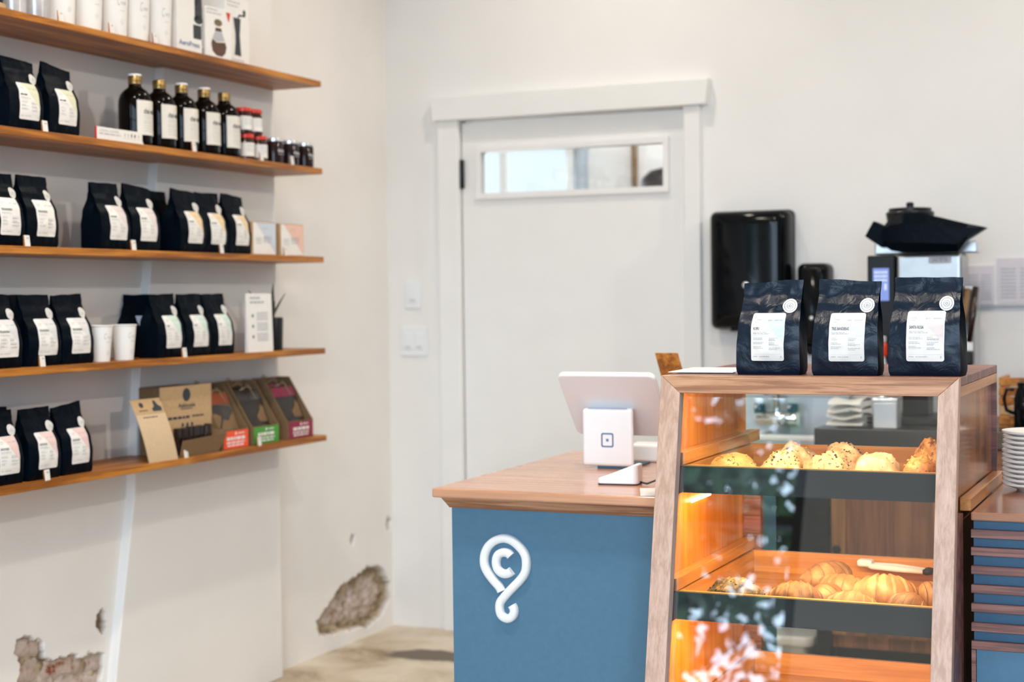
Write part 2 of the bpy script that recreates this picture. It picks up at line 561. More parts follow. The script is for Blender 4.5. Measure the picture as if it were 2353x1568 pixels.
def struct(o, label=None, cat=None):
    o['kind'] = 'structure'
    if label:
        o['label'] = label
        o['category'] = cat
    return o


_txt = {}


def text2d(s, shear=0.0, sx=1.0, bold=0.0):
    """flat text as (verts, faces), letter height about 0.7, starting at x=0"""
    k = (s, shear, sx, bold)
    if k not in _txt:
        cu = bpy.data.curves.new('lettering', 'FONT')
        cu.body = s
        cu.size = 1.0
        cu.shear = shear
        cu.resolution_u = 2
        cu.offset = bold
        ob = bpy.data.objects.new('lettering', cu)
        C.objects.link(ob)
        bpy.context.view_layer.update()
        me = ob.to_mesh()
        vs = [(p.co.x * sx, p.co.y) for p in me.vertices]
        fs = [tuple(p.vertices) for p in me.polygons]
        ob.to_mesh_clear()
        bpy.data.objects.remove(ob)
        bpy.data.curves.remove(cu)
        _txt[k] = (vs, fs)
    return _txt[k]


def put_text(mb, s, fn, x, y, h, width=None, shear=0.0, center=False, sx=1.0, bold=0.0):
    vs, fs = text2d(s, shear, sx, bold)
    w = max(p[0] for p in vs)
    k = h / 0.7
    kx = k if width is None else width / w
    ox = x - (w * kx / 2 if center else 0)
    mb.add([fn(ox + p[0] * kx, y + p[1] * k) for p in vs], fs)


def rect(mb, fn, x0, y0, x1, y1, n=1):
    vs, fs = [], []
    for i in range(n + 1):
        t = x0 + (x1 - x0) * i / n
        vs += [fn(t, y0), fn(t, y1)]
    for i in range(n):
        fs.append((2 * i, 2 * i + 2, 2 * i + 3, 2 * i + 1))
    mb.add(vs, fs)


def bars(mb, fn, x, y, w, h, rr, n=1):
    """a line of unreadably small print: words as dashes"""
    t = x
    while t < x + w - 1e-6:
        l = min(rr.uniform(0.10, 0.26) * w, x + w - t)
        rect(mb, fn, t, y, t + l, y + h, n)
        t += l + 0.04 * w


def disc(mb, fn, cx, cy, r, n=20, ry=None):
    ry = ry or r
    vs = [fn(cx, cy)] + [fn(cx + r * math.cos(2 * PI * k / n), cy + ry * math.sin(2 * PI * k / n)) for k in range(n)]
    mb.add(vs, [(0, 1 + k, 1 + (k + 1) % n) for k in range(n)])


def ring(mb, fn, cx, cy, r0, r1, n=24, a0=0.0, a1=2 * PI):
    vs, fs = [], []
    for k in range(n + 1):
        a = a0 + (a1 - a0) * k / n
        vs += [fn(cx + r0 * math.cos(a), cy + r0 * math.sin(a)), fn(cx + r1 * math.cos(a), cy + r1 * math.sin(a))]
    for k in range(n):
        fs.append((2 * k, 2 * k + 1, 2 * k + 3, 2 * k + 2))
    mb.add(vs, fs)


def poly(mb, fn, pts):
    mb.add([fn(*p) for p in pts], [tuple(range(len(pts)))])


def rrect(x0, y0, x1, y1, r, n=5):
    out = []
    for cx, cy, a in ((x1 - r, y1 - r, 0), (x0 + r, y1 - r, PI / 2), (x0 + r, y0 + r, PI), (x1 - r, y0 + r, 1.5 * PI)):
        for k in range(n + 1):
            w = a + PI / 2 * k / n
            out.append((cx + r * math.cos(w), cy + r * math.sin(w)))
    return out

# ------------------------------------------------------------------ the setting
YB = 5.644            # face of the back wall
XW, XP, XL = -3.042, -3.011, -3.069      # shelf wall: near face, pilaster, far face
YEND = 4.717
XR, ZC = 5.5, 3.45

struct(MB().box(-5.4, 5.7, YF - 0.15, 8.4, -0.12, 0.0).build('floor', 'floor'), 'stained beige concrete floor', 'floor')
struct(MB().box(-3.5, 5.7, YF - 0.2, 8.3, ZC, ZC + 0.1).build('ceiling', 'ceiling'), 'white ceiling', 'ceiling')
struct(MB().box(XR, XR + 0.15, YF - 0.15, 8.3, 0, ZC).build('wall_right', 'wall'), 'white wall', 'wall')

# back wall with the doorway
DX0, DX1, DZ = -2.735, -1.806, 2.03
wb = MB().box(-3.5, DX0, YB, YB + 0.13, 0, ZC).box(DX1, XR, YB, YB + 0.13, 0, ZC).box(DX0, DX1, YB, YB + 0.13, DZ, ZC)
struct(wb.build('wall_back', 'wall'), 'white back wall behind the bar', 'wall')

# front wall with shop windows, behind the camera
wf = MB()
px = -3.3
for a, b_, z0, z1 in WINDOWS:
    wf.box(px, a, YF - 0.15, YF, 0, ZC)
    wf.box(a, b_, YF - 0.15, YF, 0, z0).box(a, b_, YF - 0.15, YF, z1, ZC)
    px = b_
wf.box(px, XR + 0.1, YF - 0.15, YF, 0, ZC)
struct(wf.build('wall_front', 'wall'), 'white shop front wall', 'wall')
for i, (a, b_, z0, z1) in enumerate(WINDOWS):
    fr_ = MB()
    t = 0.06
    fr_.box(a, a + t, YF - 0.12, YF - 0.02, z0, z1).box(b_ - t, b_, YF - 0.12, YF - 0.02, z0, z1)
    fr_.box(a + t, b_ - t, YF - 0.12, YF - 0.02, z0, z0 + t).box(a + t, b_ - t, YF - 0.12, YF - 0.02, z1 - t, z1)
    fr_.box(a + t, b_ - t, YF - 0.12, YF - 0.02, 2.25, 2.25 + t)
    struct(fr_.build('window_%d' % (i + 2), 'black'), 'black framed shop window', 'window')


# left wall: plaster faces, three broken places modelled into fine grids
def inside(p, pts):
    x, y = p
    c = False
    n = len(pts)
    dmin = 1e9
    for i in range(n):
        x0, y0 = pts[i]
        x1, y1 = pts[(i + 1) % n]
        if (y0 > y) != (y1 > y) and x < (x1 - x0) * (y - y0) / (y1 - y0) + x0:
            c = not c
        dx, dy = x1 - x0, y1 - y0
        t = max(0, min(1, ((x - x0) * dx + (y - y0) * dy) / (dx * dx + dy * dy)))
        dmin = min(dmin, math.hypot(x - x0 - t * dx, y - y0 - t * dy))
    return dmin if c else -dmin


NEAR = [(3.42, 0.399), (3.45, 0.401), (3.491, 0.385), (3.517, 0.365), (3.525, 0.328), (3.543, 0.309), (3.589, 0.309), (3.637, 0.308), (3.684, 0.285),
        (3.714, 0.292), (3.785, 0.285), (3.782, 0.244), (3.765, 0.199), (3.76, 0.12), (3.43, 0.12), (3.40, 0.22), (3.412, 0.28), (3.423, 0.323), (3.402, 0.364)]
OVAL = [(3.777, 0.413), (3.795, 0.395), (3.800, 0.377), (3.785, 0.336), (3.765, 0.345), (3.746, 0.369), (3.751, 0.401)]
FAR = [(5.436, 0.274), (5.553, 0.254), (5.615, 0.177), (5.62, 0.113), (5.535, 0.051), (5.446, 0.034), (5.274, 0.05), (5.143, 0.06), (5.064, 0.072),
       (5.044, 0.129), (5.099, 0.159), (5.164, 0.197), (5.23, 0.235), (5.348, 0.249)]


def circle_pts(cx, cy, r):
    return [(cx + r * math.cos(k * PI / 4), cy + r * 1.5 * math.sin(k * PI / 4)) for k in range(8)]


HOLES = [circle_pts(5.319, 0.394, 0.015), circle_pts(5.612, 0.42, 0.019)]
wl = MB()
dam = []


def quad(x, y0, y1, z0, z1):
    wl.add([(x, y0, z0), (x, y1, z0), (x, y1, z1), (x, y0, z1)], [(0, 1, 2, 3)])
    dam.extend([0, 0, 0, 0])


def patch(x, y0, y1, z0, z1, step, depth, shapes):
    nu, nv = int((y1 - y0) / step), int((z1 - z0) / step)

    def fn(u, v):
        y, z = y0 + u * (y1 - y0), z0 + v * (z1 - z0)
        d = max(inside((y, z), s) for s in shapes)
        d += 0.011 * noise.noise((y * 38, z * 38, 1.0)) + 0.005 * noise.noise((y * 120, z * 120, 2.0))
        t = max(0.0, min(1.0, (d + 0.002) / 0.009))
        if u in (0, 1) or v in (0, 1):
            t = 0.0
        lump = 1 + 0.45 * noise.noise((y * 45, z * 45, 5.0))
        core_ = max(0.0, min(1.0, (d - 0.030) / 0.030)) if t > 0 else 0
        dam.append(min(1.0, t * 0.55) * (1 - core_) + core_)
        return (x - depth * t * lump, y, z)
    wl.grid(fn, nu, nv)


NY0, NY1, NZ1 = 3.36, 3.84, 0.46
quad(XW, YF, NY0, 0, ZC)
quad(XW, NY0, NY1, NZ1, ZC)
quad(XW, NY1, 4.75, 0, ZC)
patch(XW, NY0, NY1, 0, NZ1, 0.0045, 0.020, [NEAR, OVAL])
FY0, FY1, FZ1 = 4.96, 5.644, 0.46
quad(XL, 4.70, FY0, 0, ZC)
quad(XL, FY0, FY1, FZ1, ZC)
patch(XL, FY0, FY1, 0, FZ1, 0.0065, 0.034, [FAR] + HOLES)
wl.box(-3.45, -3.13, YF - 0.15, YB + 0.13, 0, ZC)
dam.extend([0] * 8)
wall_left = wl.build('wall_left', 'plaster', fix=False, smooth=25)
attr = wall_left.data.attributes.new('damage', 'FLOAT', 'POINT')
attr.data.foreach_set('value', dam)
struct(wall_left, 'white plaster wall with broken patches of bare brick', 'wall')

# battered pilaster the shelves run across
PIL = [(3.735, 0.0), (3.793, 0.195), (3.901, 0.74), (3.94, 1.124), (3.999, 1.404), (4.085, 2.058), (4.16, 2.6), (4.27, ZC), (YEND, ZC), (YEND, 0.0)]
MB().prism(PIL, 'x', -3.12, XP).build('pilaster', 'wall', wall_left, bevel=0.004)

# bricks in the near broken place
bm_rows = [(0.325, 0.058, [(3.390, 3.520)]), (0.253, 0.062, [(3.36, 3.512), (3.524, 3.70), (3.712, 3.85)]),
           (0.182, 0.062, [(3.33, 3.44), (3.452, 3.63), (3.642, 3.82)]), (0.111, 0.062, [(3.36, 3.53), (3.542, 3.72), (3.732, 3.85)])]
for z0, h, cells in bm_rows:
    for y0, y1 in cells:
        bx = -3.0535 + rnd.uniform(-0.002, 0.002)
        ny, nz = 10, 5

        def fn(u, v, y0=y0, y1=y1, z0=z0, h=h, bx=bx):
            y, z = y0 + u * (y1 - y0), z0 + v * h
            e = min(u * (y1 - y0), (1 - u) * (y1 - y0), v * h, (1 - v) * h)
            return (bx - 0.010 * max(0, 1 - e / 0.008) + 0.0035 * noise.noise((y * 50, z * 50, 9)), y, z - 0.10 * (y - 3.55))
        bk = MB().grid(fn, ny, nz).box(bx - 0.04, bx - 0.0105, y0, y1, z0 - 0.10 * ((y0 + y1) / 2 - 3.55), z0 + h - 0.10 * ((y0 + y1) / 2 - 3.55))
        bk.build('brick', 'brick', wall_left, smooth=40)

# door, glazed with one narrow pane
dl = MB()
a0, a1 = -2.7325, -1.8085
gx0, gx1, gz0, gz1 = -2.645, -1.892, 1.742, 1.903
yl0, yl1 = 5.646, 5.686
dl.box(a0, gx0, yl0, yl1, 0.006, 2.024).box(gx1, a1, yl0, yl1, 0.006, 2.024).box(gx0, gx1, yl0, yl1, 0.006, gz0).box(gx0, gx1, yl0, yl1, gz1, 2.024)
door = struct(dl.build('door_1', 'trim'), 'white door with narrow glazed slot near the top', 'door')
t = 0.022
gr = MB()
gr.box(gx0 - t, gx0, yl0 - 0.014, yl0, gz0 - t, gz1 + t).box(gx1, gx1 + t, yl0 - 0.014, yl0, gz0 - t, gz1 + t)
gr.box(gx0, gx1, yl0 - 0.014, yl0, gz0 - t, gz0).box(gx0, gx1, yl0 - 0.014, yl0, gz1, gz1 + t)
gr.build('pane_frame', 'trim', door)
MB().box(gx0, gx1, yl0 + 0.016, yl0 + 0.020, gz0, gz1).build('pane', 'pane', door)
MB().lathe([(0.008, 1.765), (0.0095, 1.77), (0.0095, 1.873), (0.008, 1.878)], (-2.7285, 5.636, 0), 12).build('hinge', 'black', door, smooth=40)
MB().lathe([(0.008, 0.165), (0.0095, 0.17), (0.0095, 0.273), (0.008, 0.278)], (-2.7285, 5.636, 0), 12).build('hinge', 'black', door, smooth=40)
struct(MB().box(-2.826, -2.735, 5.614, 5.70, 0, 2.033).build('trim_1', 'trim', bevel=0.003), 'white door casing, hinge side', 'trim')
struct(MB().box(-1.806, -1.744, 5.614, 5.70, 0, 2.033).build('trim_2', 'trim', bevel=0.003), 'white door casing beside towel dispenser', 'trim')
hd = MB()
hd.prism([(-2.838, 2.033), (-1.716, 2.033), (-1.703, 2.128), (-2.852, 2.128)], 'y', 5.596, 5.66)
struct(hd.build('trim_3', 'trim', bevel=0.003), 'white door header board', 'trim')

# the room behind the door pane
struct(MB().box(-5.4, 0.2, 8.0, 8.12, 0, ZC).build('wall_rear_room', 'wall'), 'pale wall of the room behind the door', 'wall')
struct(MB().box(-5.4, -5.25, YB + 0.13, 8.0, 0, ZC).box(-5.4, -3.5, YB + 0.13, YB + 0.2, 0, ZC).build('wall_rear_left', 'wall'), 'pale side wall of the rear room', 'wall')
struct(MB().box(-5.4, -3.5, YB, 8.3, ZC, ZC + 0.1).box(-5.4, -3.5, YB, 8.3, -0.12, 0).build('ceiling_rear', 'ceiling'), 'rear room ceiling', 'ceiling')
wn = MB()
wx0, wx1 = -3.78, -3.17
wn.box(wx0, wx0 + 0.05, 7.94, 8.0, 0.9, 2.5).box(wx1 - 0.05, wx1, 7.94, 8.0, 0.9, 2.5).box(wx0 + 0.05, wx1 - 0.05, 7.94, 8.0, 0.85, 0.9).box(wx0, wx1, 7.94, 8.0, 2.5, 2.55)
wn.box(-3.62, -3.575, 7.95, 8.0, 0.9, 2.5)
win = struct(wn.build('window_1', 'trim', bevel=0.004), 'bright window seen through the door pane', 'window')
MB().box(wx0 + 0.05, wx1 - 0.05, 7.985, 7.992, 0.9, 2.5).build('pane', 'day_pane', win)
tag(MB().box(-3.15, -3.11, 7.90, 8.0, 0.0, 2.6).build('pipe_cover', 'grey_paint', bevel=0.01), 'grey upright pipe cover beside the rear room window', 'pipe')
tag(MB().box(-2.852, -2.824, 7.955, 8.0, 0.0, 2.7).build('brass_conduit', 'kraft_dark', bevel=0.012), 'tan upright conduit on the rear room wall', 'conduit')
lk = MB().lathe([(0.13, 0.0), (0.13, 1.86), (0.12, 1.93), (0.08, 1.97), (0.02, 1.985)], (-2.575, 7.7, 0), 20)
tag(lk.build('dark_cylinder_locker', 'black', smooth=40), 'dark rounded cabinet behind the door pane', 'cabinet')
light('rear_room_fill', 'POINT', (-2.4, 6.9, 3.0), 30, (1.0, 0.80, 0.72), 0.1)  # added fill to lighten the rear room, no known lamp there
light('rear_room_daylight', 'AREA', (-3.5, 7.9, 1.8), 14, (0.8, 0.9, 1.0), 0.6, (-3.0, 6.0, 1.6))


# wall plates
def plate(name, label, x0, x1, z0, z1, gang):
    t = thing(name, label, 'switch', ((x0 + x1) / 2, YB, (z0 + z1) / 2))
    w, h = (x1 - x0) / 2, (z1 - z0) / 2
    MB().box(-w, w, -0.007, 0, -h, h).build('cover_plate', 'white', t, bevel=0.003)
    for g in gang:
        MB().box(g - 0.017, g + 0.017, -0.011, -0.007, -0.033, 0.033).build('rocker', 'white', t, bevel=0.002)
        MB().box(g - 0.012, g + 0.012, -0.0125, -0.011, -0.026, -0.022).build('status_slot', 'ink_pale', t)
    return t


plate('light_switch', 'single white wall switch, the upper of the two plates by the corner', -2.990, -2.922, 1.292, 1.408, [0])
plate('double_switch', 'square double white wall plate, the lower of two by the corner', -3.012, -2.897, 1.100, 1.222, [-0.025, 0.025])

struct(MB().box(-20, 20, -30, YF - 0.16, -0.2, -0.06).build('ground_street', 'street'), 'grey street outside', 'street')
# trees outside the shop front (they show in the display case glass)
for i, (x, y, h, rr) in enumerate([(-4.9, -6.4, 5.4, 1.5), (-9.6, -9.4, 7.4, 2.0), (-4.6, -13.0, 7.8, 2.2)]):
    t = thing('street_tree', ['leafy green tree outside the window nearest the shelves', 'taller green tree further down the street outside', 'broad green tree across the street outside'][i], 'tree', (x, y, 0))
    MB().lathe([(0.17, 0), (0.13, h * 0.4), (0.08, h * 0.7)], seg=10).build('trunk', 'kraft_dark', t, smooth=True)
    cr = MB()
    rt = random.Random(i + 3)
    for k in range(3000):
        d = Vector((rt.gauss(0, 1), rt.gauss(0, 1), rt.gauss(0, 1))).normalized() * rr * rt.uniform(0.35, 1.0)
        c = Vector((0, 0, h * 0.66)) + Vector((d.x, d.y, d.z * 1.45))
        u = Vector((rt.uniform(-1, 1), rt.uniform(-1, 1), rt.uniform(-1, 1))).normalized() * 0.13
        w = u.cross(Vector((rt.uniform(-1, 1), rt.uniform(-1, 1), rt.uniform(-1, 1)))).normalized() * 0.075
        cr.add([c - u, c + w, c + u, c - w], [(0, 1, 2, 3)])
    lf = cr.build('foliage', 'tree_leaf', t, fix=False)
    lf['kind'] = 'stuff'

# ------------------------------------------------------------------ wall shelves
SZ = {1: 2.085, 2: 1.7845, 3: 1.480, 4: 1.1645, 5: 0.863}
XF = -2.818
ARR = {1: 4.09, 2: 4.05, 3: 4.01, 4: 3.95, 5: 3.92}
for k, lab in {1: 'topmost oiled wood wall shelf, holding cups and boxes', 2: 'second wall shelf from the top, holding bottles and jars',
               3: 'middle wall shelf of five, with a row of black bags', 4: 'fourth wall shelf down, with cups and a potted plant',
               5: 'lowest wall shelf, holding chocolate display boxes'}.items():
    z = SZ[k]
    sh = MB().prism([(XF, 1.9), (XF, YEND), (XP, YEND), (XP, ARR[k]), (XW, ARR[k] - 0.01), (XW, 1.9)], 'z', z - 0.020, z)
    tag(sh.build('wall_shelf', 'shelf', bevel=0.0015), lab, 'shelf', 'wooden shelves on the plaster wall')


# ------------------------------------------------------------------ coffee bags
def lerp_tab(t, tab):
    for (a, x), (b_, y) in zip(tab, tab[1:]):
        if t <= b_:
            u = (t - a) / (b_ - a)
            u = u * u * (3 - 2 * u)
            return x + (y - x) * u
    return tab[-1][1]


WT = [(0, .0635), (.05, .0665), (.3, .0655), (.55, .0635), (.8, .0605), (1, .0625)]
FT = [(0, -.034), (.05, -.037), (.32, -.040), (.50, -.036), (.72, -.018), (.86, -.007), (1, -.003)]
BT = [(0, .034), (.05, .036), (.35, .035), (.55, .029), (.8, .010), (.88, .004), (1, .001)]


class Bag:
    def __init__(s, seed, lean=0.0, tilt=0.0, h=0.19, scale=1.0, crease=1.0, flare=0.0):
        s.seed, s.lean, s.tilt, s.h, s.k, s.crease, s.flare = seed, lean, tilt, h, scale, crease, flare

    def w(s, v):
        return lerp_tab(v, WT) * s.k + s.flare * max(0, v - 0.78)

    def top(s, x, v):
        e = max(0, (v - 0.8) / 0.2)
        return s.h * v + e * (s.tilt * x + 0.003 * noise.noise((x * 22, s.seed * 3.1, 0)))

    def shift(s, v):
        return s.lean * v * v

    def front(s, x, v, off=0.0):
        w = s.w(v)
        q = max(-1, min(1, x / w))
        y = lerp_tab(v, FT) - 0.006 * math.sin(PI * min(1, v * 1.05)) * (1 - q * q)
        n = 0.0022 * noise.noise((x * 26 + s.seed * 7, v * 4.5, s.seed)) + 0.0011 * noise.noise((x * 60, v * 13, s.seed * 2.0))
        fold = math.sin((x * 55 + v * 9 + s.seed) * 1.0) * 0.0009 * max(0, 1 - abs(v - 0.74) / 0.2)
        y += (n + fold) * s.crease * min(1, v * 8 + .2) * (0.5 + 0.5 * (1 - q ** 8))
        y += 0.0012 * math.exp(-((v - 0.87) / 0.012) ** 2)
        return (x + s.shift(v), y - off, s.top(x, v))

    def back(s, x, v):
        return (x + s.shift(v), lerp_tab(v, BT) + 0.0015 * noise.noise((x * 26, v * 4, s.seed + 9)), s.top(x, v))

    def body(s):
        mb = MB()
        nv = 30

        def vv(v):
            return v
        mb.grid(lambda u, v: s.front((2 * u - 1) * s.w(v), v), 22, nv)
        mb.grid(lambda u, v: s.back((1 - 2 * u) * s.w(v), v), 8, nv)
        w = s.w(0)
        mb.add([s.front(-w, 0), s.front(w, 0), s.back(w, 0), s.back(-w, 0)], [(0, 3, 2, 1)])
        sides = []
        for sd in (1, -1):
            def side(u, v, sd=sd):
                a, b_ = Vector(s.front(sd * s.w(v), v)), Vector(s.back(sd * s.w(v), v))
                p = a.lerp(b_, u if sd > 0 else 1 - u)
                fold = (1 - abs(2 * u - 1)) * (0.016 * max(0, min(1, (v - 0.25) / 0.45)))
                p.x -= sd * fold * (0.4 if v > .92 else 1)
                p.x += sd * 0.004 * (1 - (2 * u - 1) ** 2) * max(0, 1 - v / 0.4)
                return tuple(p)
            sides.append(MB().grid(side, 6, nv))
        return mb, sides


LABELS = {  # title, tint
    'lime': (None, 'lime'), 'plain': ('TRES BANDERAS', None), 'rose': (None, 'rose'), 'amber': (None, 'amber'),
    'grey': ('TRES BANDERAS', 'grey'), 'mint': ('KIRI', 'mint'), 'pink': ('SANTA ROSA', 'pink'), 'rosa': ('SANTA ROSA', 'rose')}


def add_label(t, bag, kind, x0, x1, v0, v1, sticker=True, stick_at=(0.04, 0.735), detail=True):
    rr = random.Random(bag.seed)
    title, tint = LABELS[kind]
    lw, lh = x1 - x0, (v1 - v0)

    def fn(off):
        return lambda a, b_: bag.front(x0 + a * lw, v0 + b_ * lh, off)
    rad = 0.05
    rows = [0, .006, .02, .035, .05] + [.05 + .9 * i / 12 for i in range(1, 12)] + [.95, .965, .98, .994, 1]
    vs, fs = [], []
    nu = 10
    for b_ in rows:
        e = min(b_, 1 - b_)
        ins = 0 if e >= rad else (rad - math.sqrt(max(0, rad * rad - (rad - e) ** 2))) * 1.2
        for i in range(nu + 1):
            vs.append(fn(0.0007)(ins + (1 - 2 * ins) * i / nu, b_))
    for j in range(len(rows) - 1):
        for i in range(nu):
            fs.append((j * (nu + 1) + i, j * (nu + 1) + i + 1, (j + 1) * (nu + 1) + i + 1, (j + 1) * (nu + 1) + i))
    lab = MB().add(vs, fs).build('label', 'paper', t, smooth=True)
    if tint:
        f1 = fn(0.0010)
        tm = MB()
        nb = 12
        pts = []
        for j in range(nb + 1):
            b_ = 0.985 - (0.985 - 0.33) * j / nb
            pts.append((0.24 + (0.985 - 0.24) * j / nb, b_))
        vs, fs = [], []
        for a, b_ in pts:
            for i in range(6):
                vs.append(f1(a + (0.985 - a) * i / 5, b_))
        for j in range(nb):
            for i in range(5):
                fs.append((j * 6 + i, j * 6 + i + 1, (j + 1) * 6 + i + 1, (j + 1) * 6 + i))
        tm.add(vs, fs).build('label_corner', 'tint_' + tint, lab, smooth=True)
    f2 = fn(0.0013)
    pr = MB()
    if title is None:
        for a_, w_ in ((0.07, 0.09), (0.18, 0.05), (0.25, 0.13)):
            rect(pr, f2, a_, 0.655, a_ + w_, 0.690)
    else:
        put_text(pr, title, f2, 0.07, 0.650, 0.062, width=0.034 * len(title) + (0.04 if len(title) < 6 else 0.05), bold=0.012)
    pr.build('title', 'ink', lab)
    g = MB()
    bars(g, f2, 0.07, 0.595, 0.40, 0.010, rr)
    bars(g, f2, 0.07, 0.565, 0.50, 0.012, rr)
    rect(g, f2, 0.07, 0.520, 0.95, 0.523, 6)
    for cx, ys in ((0.07, (0.475, 0.445, 0.385, 0.355, 0.295, 0.265)), (0.55, (0.475, 0.445, 0.425, 0.375, 0.345, 0.325, 0.265, 0.235))):
        for i, y in enumerate(ys):
            bars(g, f2, cx, y, rr.uniform(0.14, 0.38), 0.012, rr)
    rect(g, f2, 0.07, 0.135, 0.95, 0.138, 6)
    bars(g, f2, 0.07, 0.085, 0.13, 0.016, rr)
    bars(g, f2, 0.26, 0.085, 0.30, 0.016, rr)
    rect(g, f2, 0.90, 0.065, 0.925, 0.11)
    put_text(g, 'Crema', f2, 0.07, 0.845, 0.055, width=0.20, shear=0.35)
    bars(g, f2, 0.10, 0.81, 0.14, 0.010, rr)
    bars(g, f2, 0.50, 0.84, 0.12, 0.022, rr)
    bars(g, f2, 0.70, 0.84, 0.22, 0.022, rr)
    g.build('small_print', 'ink_pale', lab)
    if sticker:
        sx, sv = stick_at
        hk = bag.h

        def fs_(off):
            return lambda a, b_: bag.front(sx + a, sv + b_ / hk, off)
        st = MB()
        f0 = fs_(0.0016)
        vs = [f0(0, 0)]
        fs = []
        for k in range(1, 4):
            for i in range(24):
                a = 2 * PI * i / 24
                vs.append(f0(.0145 * k / 3 * math.cos(a), .0145 * k / 3 * math.sin(a)))
        for i in range(24):
            j = (i + 1) % 24
            fs.append((0, 1 + i, 1 + j))
            for k in range(2):
                fs.append((1 + k * 24 + i, 1 + (k + 1) * 24 + i, 1 + (k + 1) * 24 + j, 1 + k * 24 + j))
        so = MB().add(vs, fs).build('round_sticker', 'paper', t, smooth=True)
        rg = MB()
        f3 = fs_(0.0021)
        ring(rg, f3, 0, 0, 0.0016, 0.0026, 14)
        for k in range(18):
            a = 2 * PI * k / 18
            ring(rg, f3, 0, 0, 0.0048, 0.0066, 1, a, a + 0.16)
        for k in range(22):
            a = 2 * PI * k / 22
            ring(rg, f3, 0, 0, 0.0100, 0.0118, 1, a, a + 0.16)
        rg.build('sticker_print', 'ink_grey', so)


def coffee_bag(label, loc, rz, kind, seed, group, lab=(-0.0295, 0.0455, 0.15, 0.66), skin='foil', **kw):
    b_ = Bag(seed, **kw)
    t = thing('coffee_bag', label, 'bag', loc, rz, group)
    body, sides = b_.body()
    body.build('pouch', skin, t, smooth=38)
    for sb in sides:
        sb.build('gusset', 'foil_side', t, smooth=38)
    if kind:
        add_label(t, b_, kind, *lab)
    return t


GS = 'black coffee bags on the wall shelves'
FACE = PI / 2
shelf_bags = [
    (2, 3.271, 'lime', 'black bag with yellowish label, second shelf, nearest the frame edge', 0.006, -0.06),
    (2, 3.417, 'lime', 'black bag with yellowish label, second shelf, nearer the bottles', 0.010, -0.10),
    (3, 3.190, 'plain', 'black bag with plain white label, middle shelf, cut by the picture edge', -0.004, 0.0),
    (3, 3.320, 'plain', 'black bag with plain white label, middle shelf, whole, beside the gap', 0.0, 0.0),
    (3, 3.627, 'rose', 'black bag with faint rose label, middle shelf, just past the gap', -0.010, 0.0),
    (3, 3.762, 'rose', 'black bag with faint rose label, middle shelf, touching pilaster corner', 0.0, -0.10),
    (3, 3.992, 'amber', 'black bag with amber cornered label, middle shelf, first of three amber', 0.0, -0.07),
    (3, 4.119, 'amber', 'black bag with amber cornered label, middle shelf, second of three amber', 0.0, 0.0),
    (3, 4.249, 'amber', 'black bag with amber cornered label, middle shelf, next to small boxes', 0.008, -0.08),
    (4, 3.172, 'grey', 'black bag with grey cornered label, fourth shelf, cut by picture edge', -0.004, 0.0),
    (4, 3.320, 'grey', 'black bag with grey cornered label, fourth shelf, behind a price tag', -0.004, 0.0),
    (4, 3.455, 'grey', 'black bag with grey cornered label, fourth shelf, beside white cups', -0.006, 0.04),
    (4, 3.880, 'mint', 'black bag with mint label, fourth shelf, nearest the white cups', 0.0, 0.04),
    (4, 4.012, 'mint', 'black bag with mint label, fourth shelf, between two mint neighbours', 0.0, 0.02),
    (4, 4.145, 'mint', 'black bag with mint label, fourth shelf, last before white card', -0.006, 0.02),
    (5, 3.165, 'pink', 'black bag with pink label, lowest shelf, cut by the picture edge', 0.0, 0.02),
    (5, 3.308, 'pink', 'black bag with pink label, lowest shelf, behind a price tag', 0.002, 0.03),
    (5, 3.445, 'pink', 'black bag with pink label, lowest shelf, beside the empty stretch', -0.004, 0.10),
]
for i, (s, y, kind, lab, lean, tilt) in enumerate(shelf_bags):
    coffee_bag(lab, (-2.884 + rnd.uniform(-.003, .003), y, SZ[s]), FACE + rnd.uniform(-0.03, 0.03), kind, 1.3 + i * 0.77, GS, lean=lean, tilt=tilt, scale=0.955)
back_bags = [
    (3, 3.300, 'unlabelled looking bag behind the first two on the middle shelf', -2.985),
    (3, 3.962, 'black bag standing back beside the pilaster on the middle shelf', -2.970),
    (3, 4.180, 'black bag tucked behind the amber labelled bags on the middle shelf', -2.970),
    (4, 3.262, 'black bag half hidden behind the first grey labelled pair, fourth shelf', -2.985),
    (4, 3.400, 'black bag half hidden behind the last grey labelled pair, fourth shelf', -2.985),
    (5, 3.262, 'black bag half hidden behind pink labelled bags on lowest shelf', -2.985),
]
for i, (s, y, lab, x) in enumerate(back_bags):
    coffee_bag(lab, (x, y, SZ[s]), FACE, None, 20.3 + i, GS, scale=0.955)
# a bag turned sideways on the fourth shelf, a three-cornered sticker on its face
tb = coffee_bag('black bag turned sideways with lavender triangle sticker, fourth shelf', (-2.981, 3.906, SZ[4]), 0.12, None, 31.0, GS, scale=0.9)
tbm = Bag(31.0, scale=0.9)
sm = MB()
poly(sm, lambda a, b_: tbm.front(a, b_, 0.0012), [(0.000, 0.66), (0.020, 0.66), (0.040, 0.66), (0.031, 0.58), (0.022, 0.50), (0.011, 0.58)])
sm.build('triangle_sticker', 'tint_sky', tb)

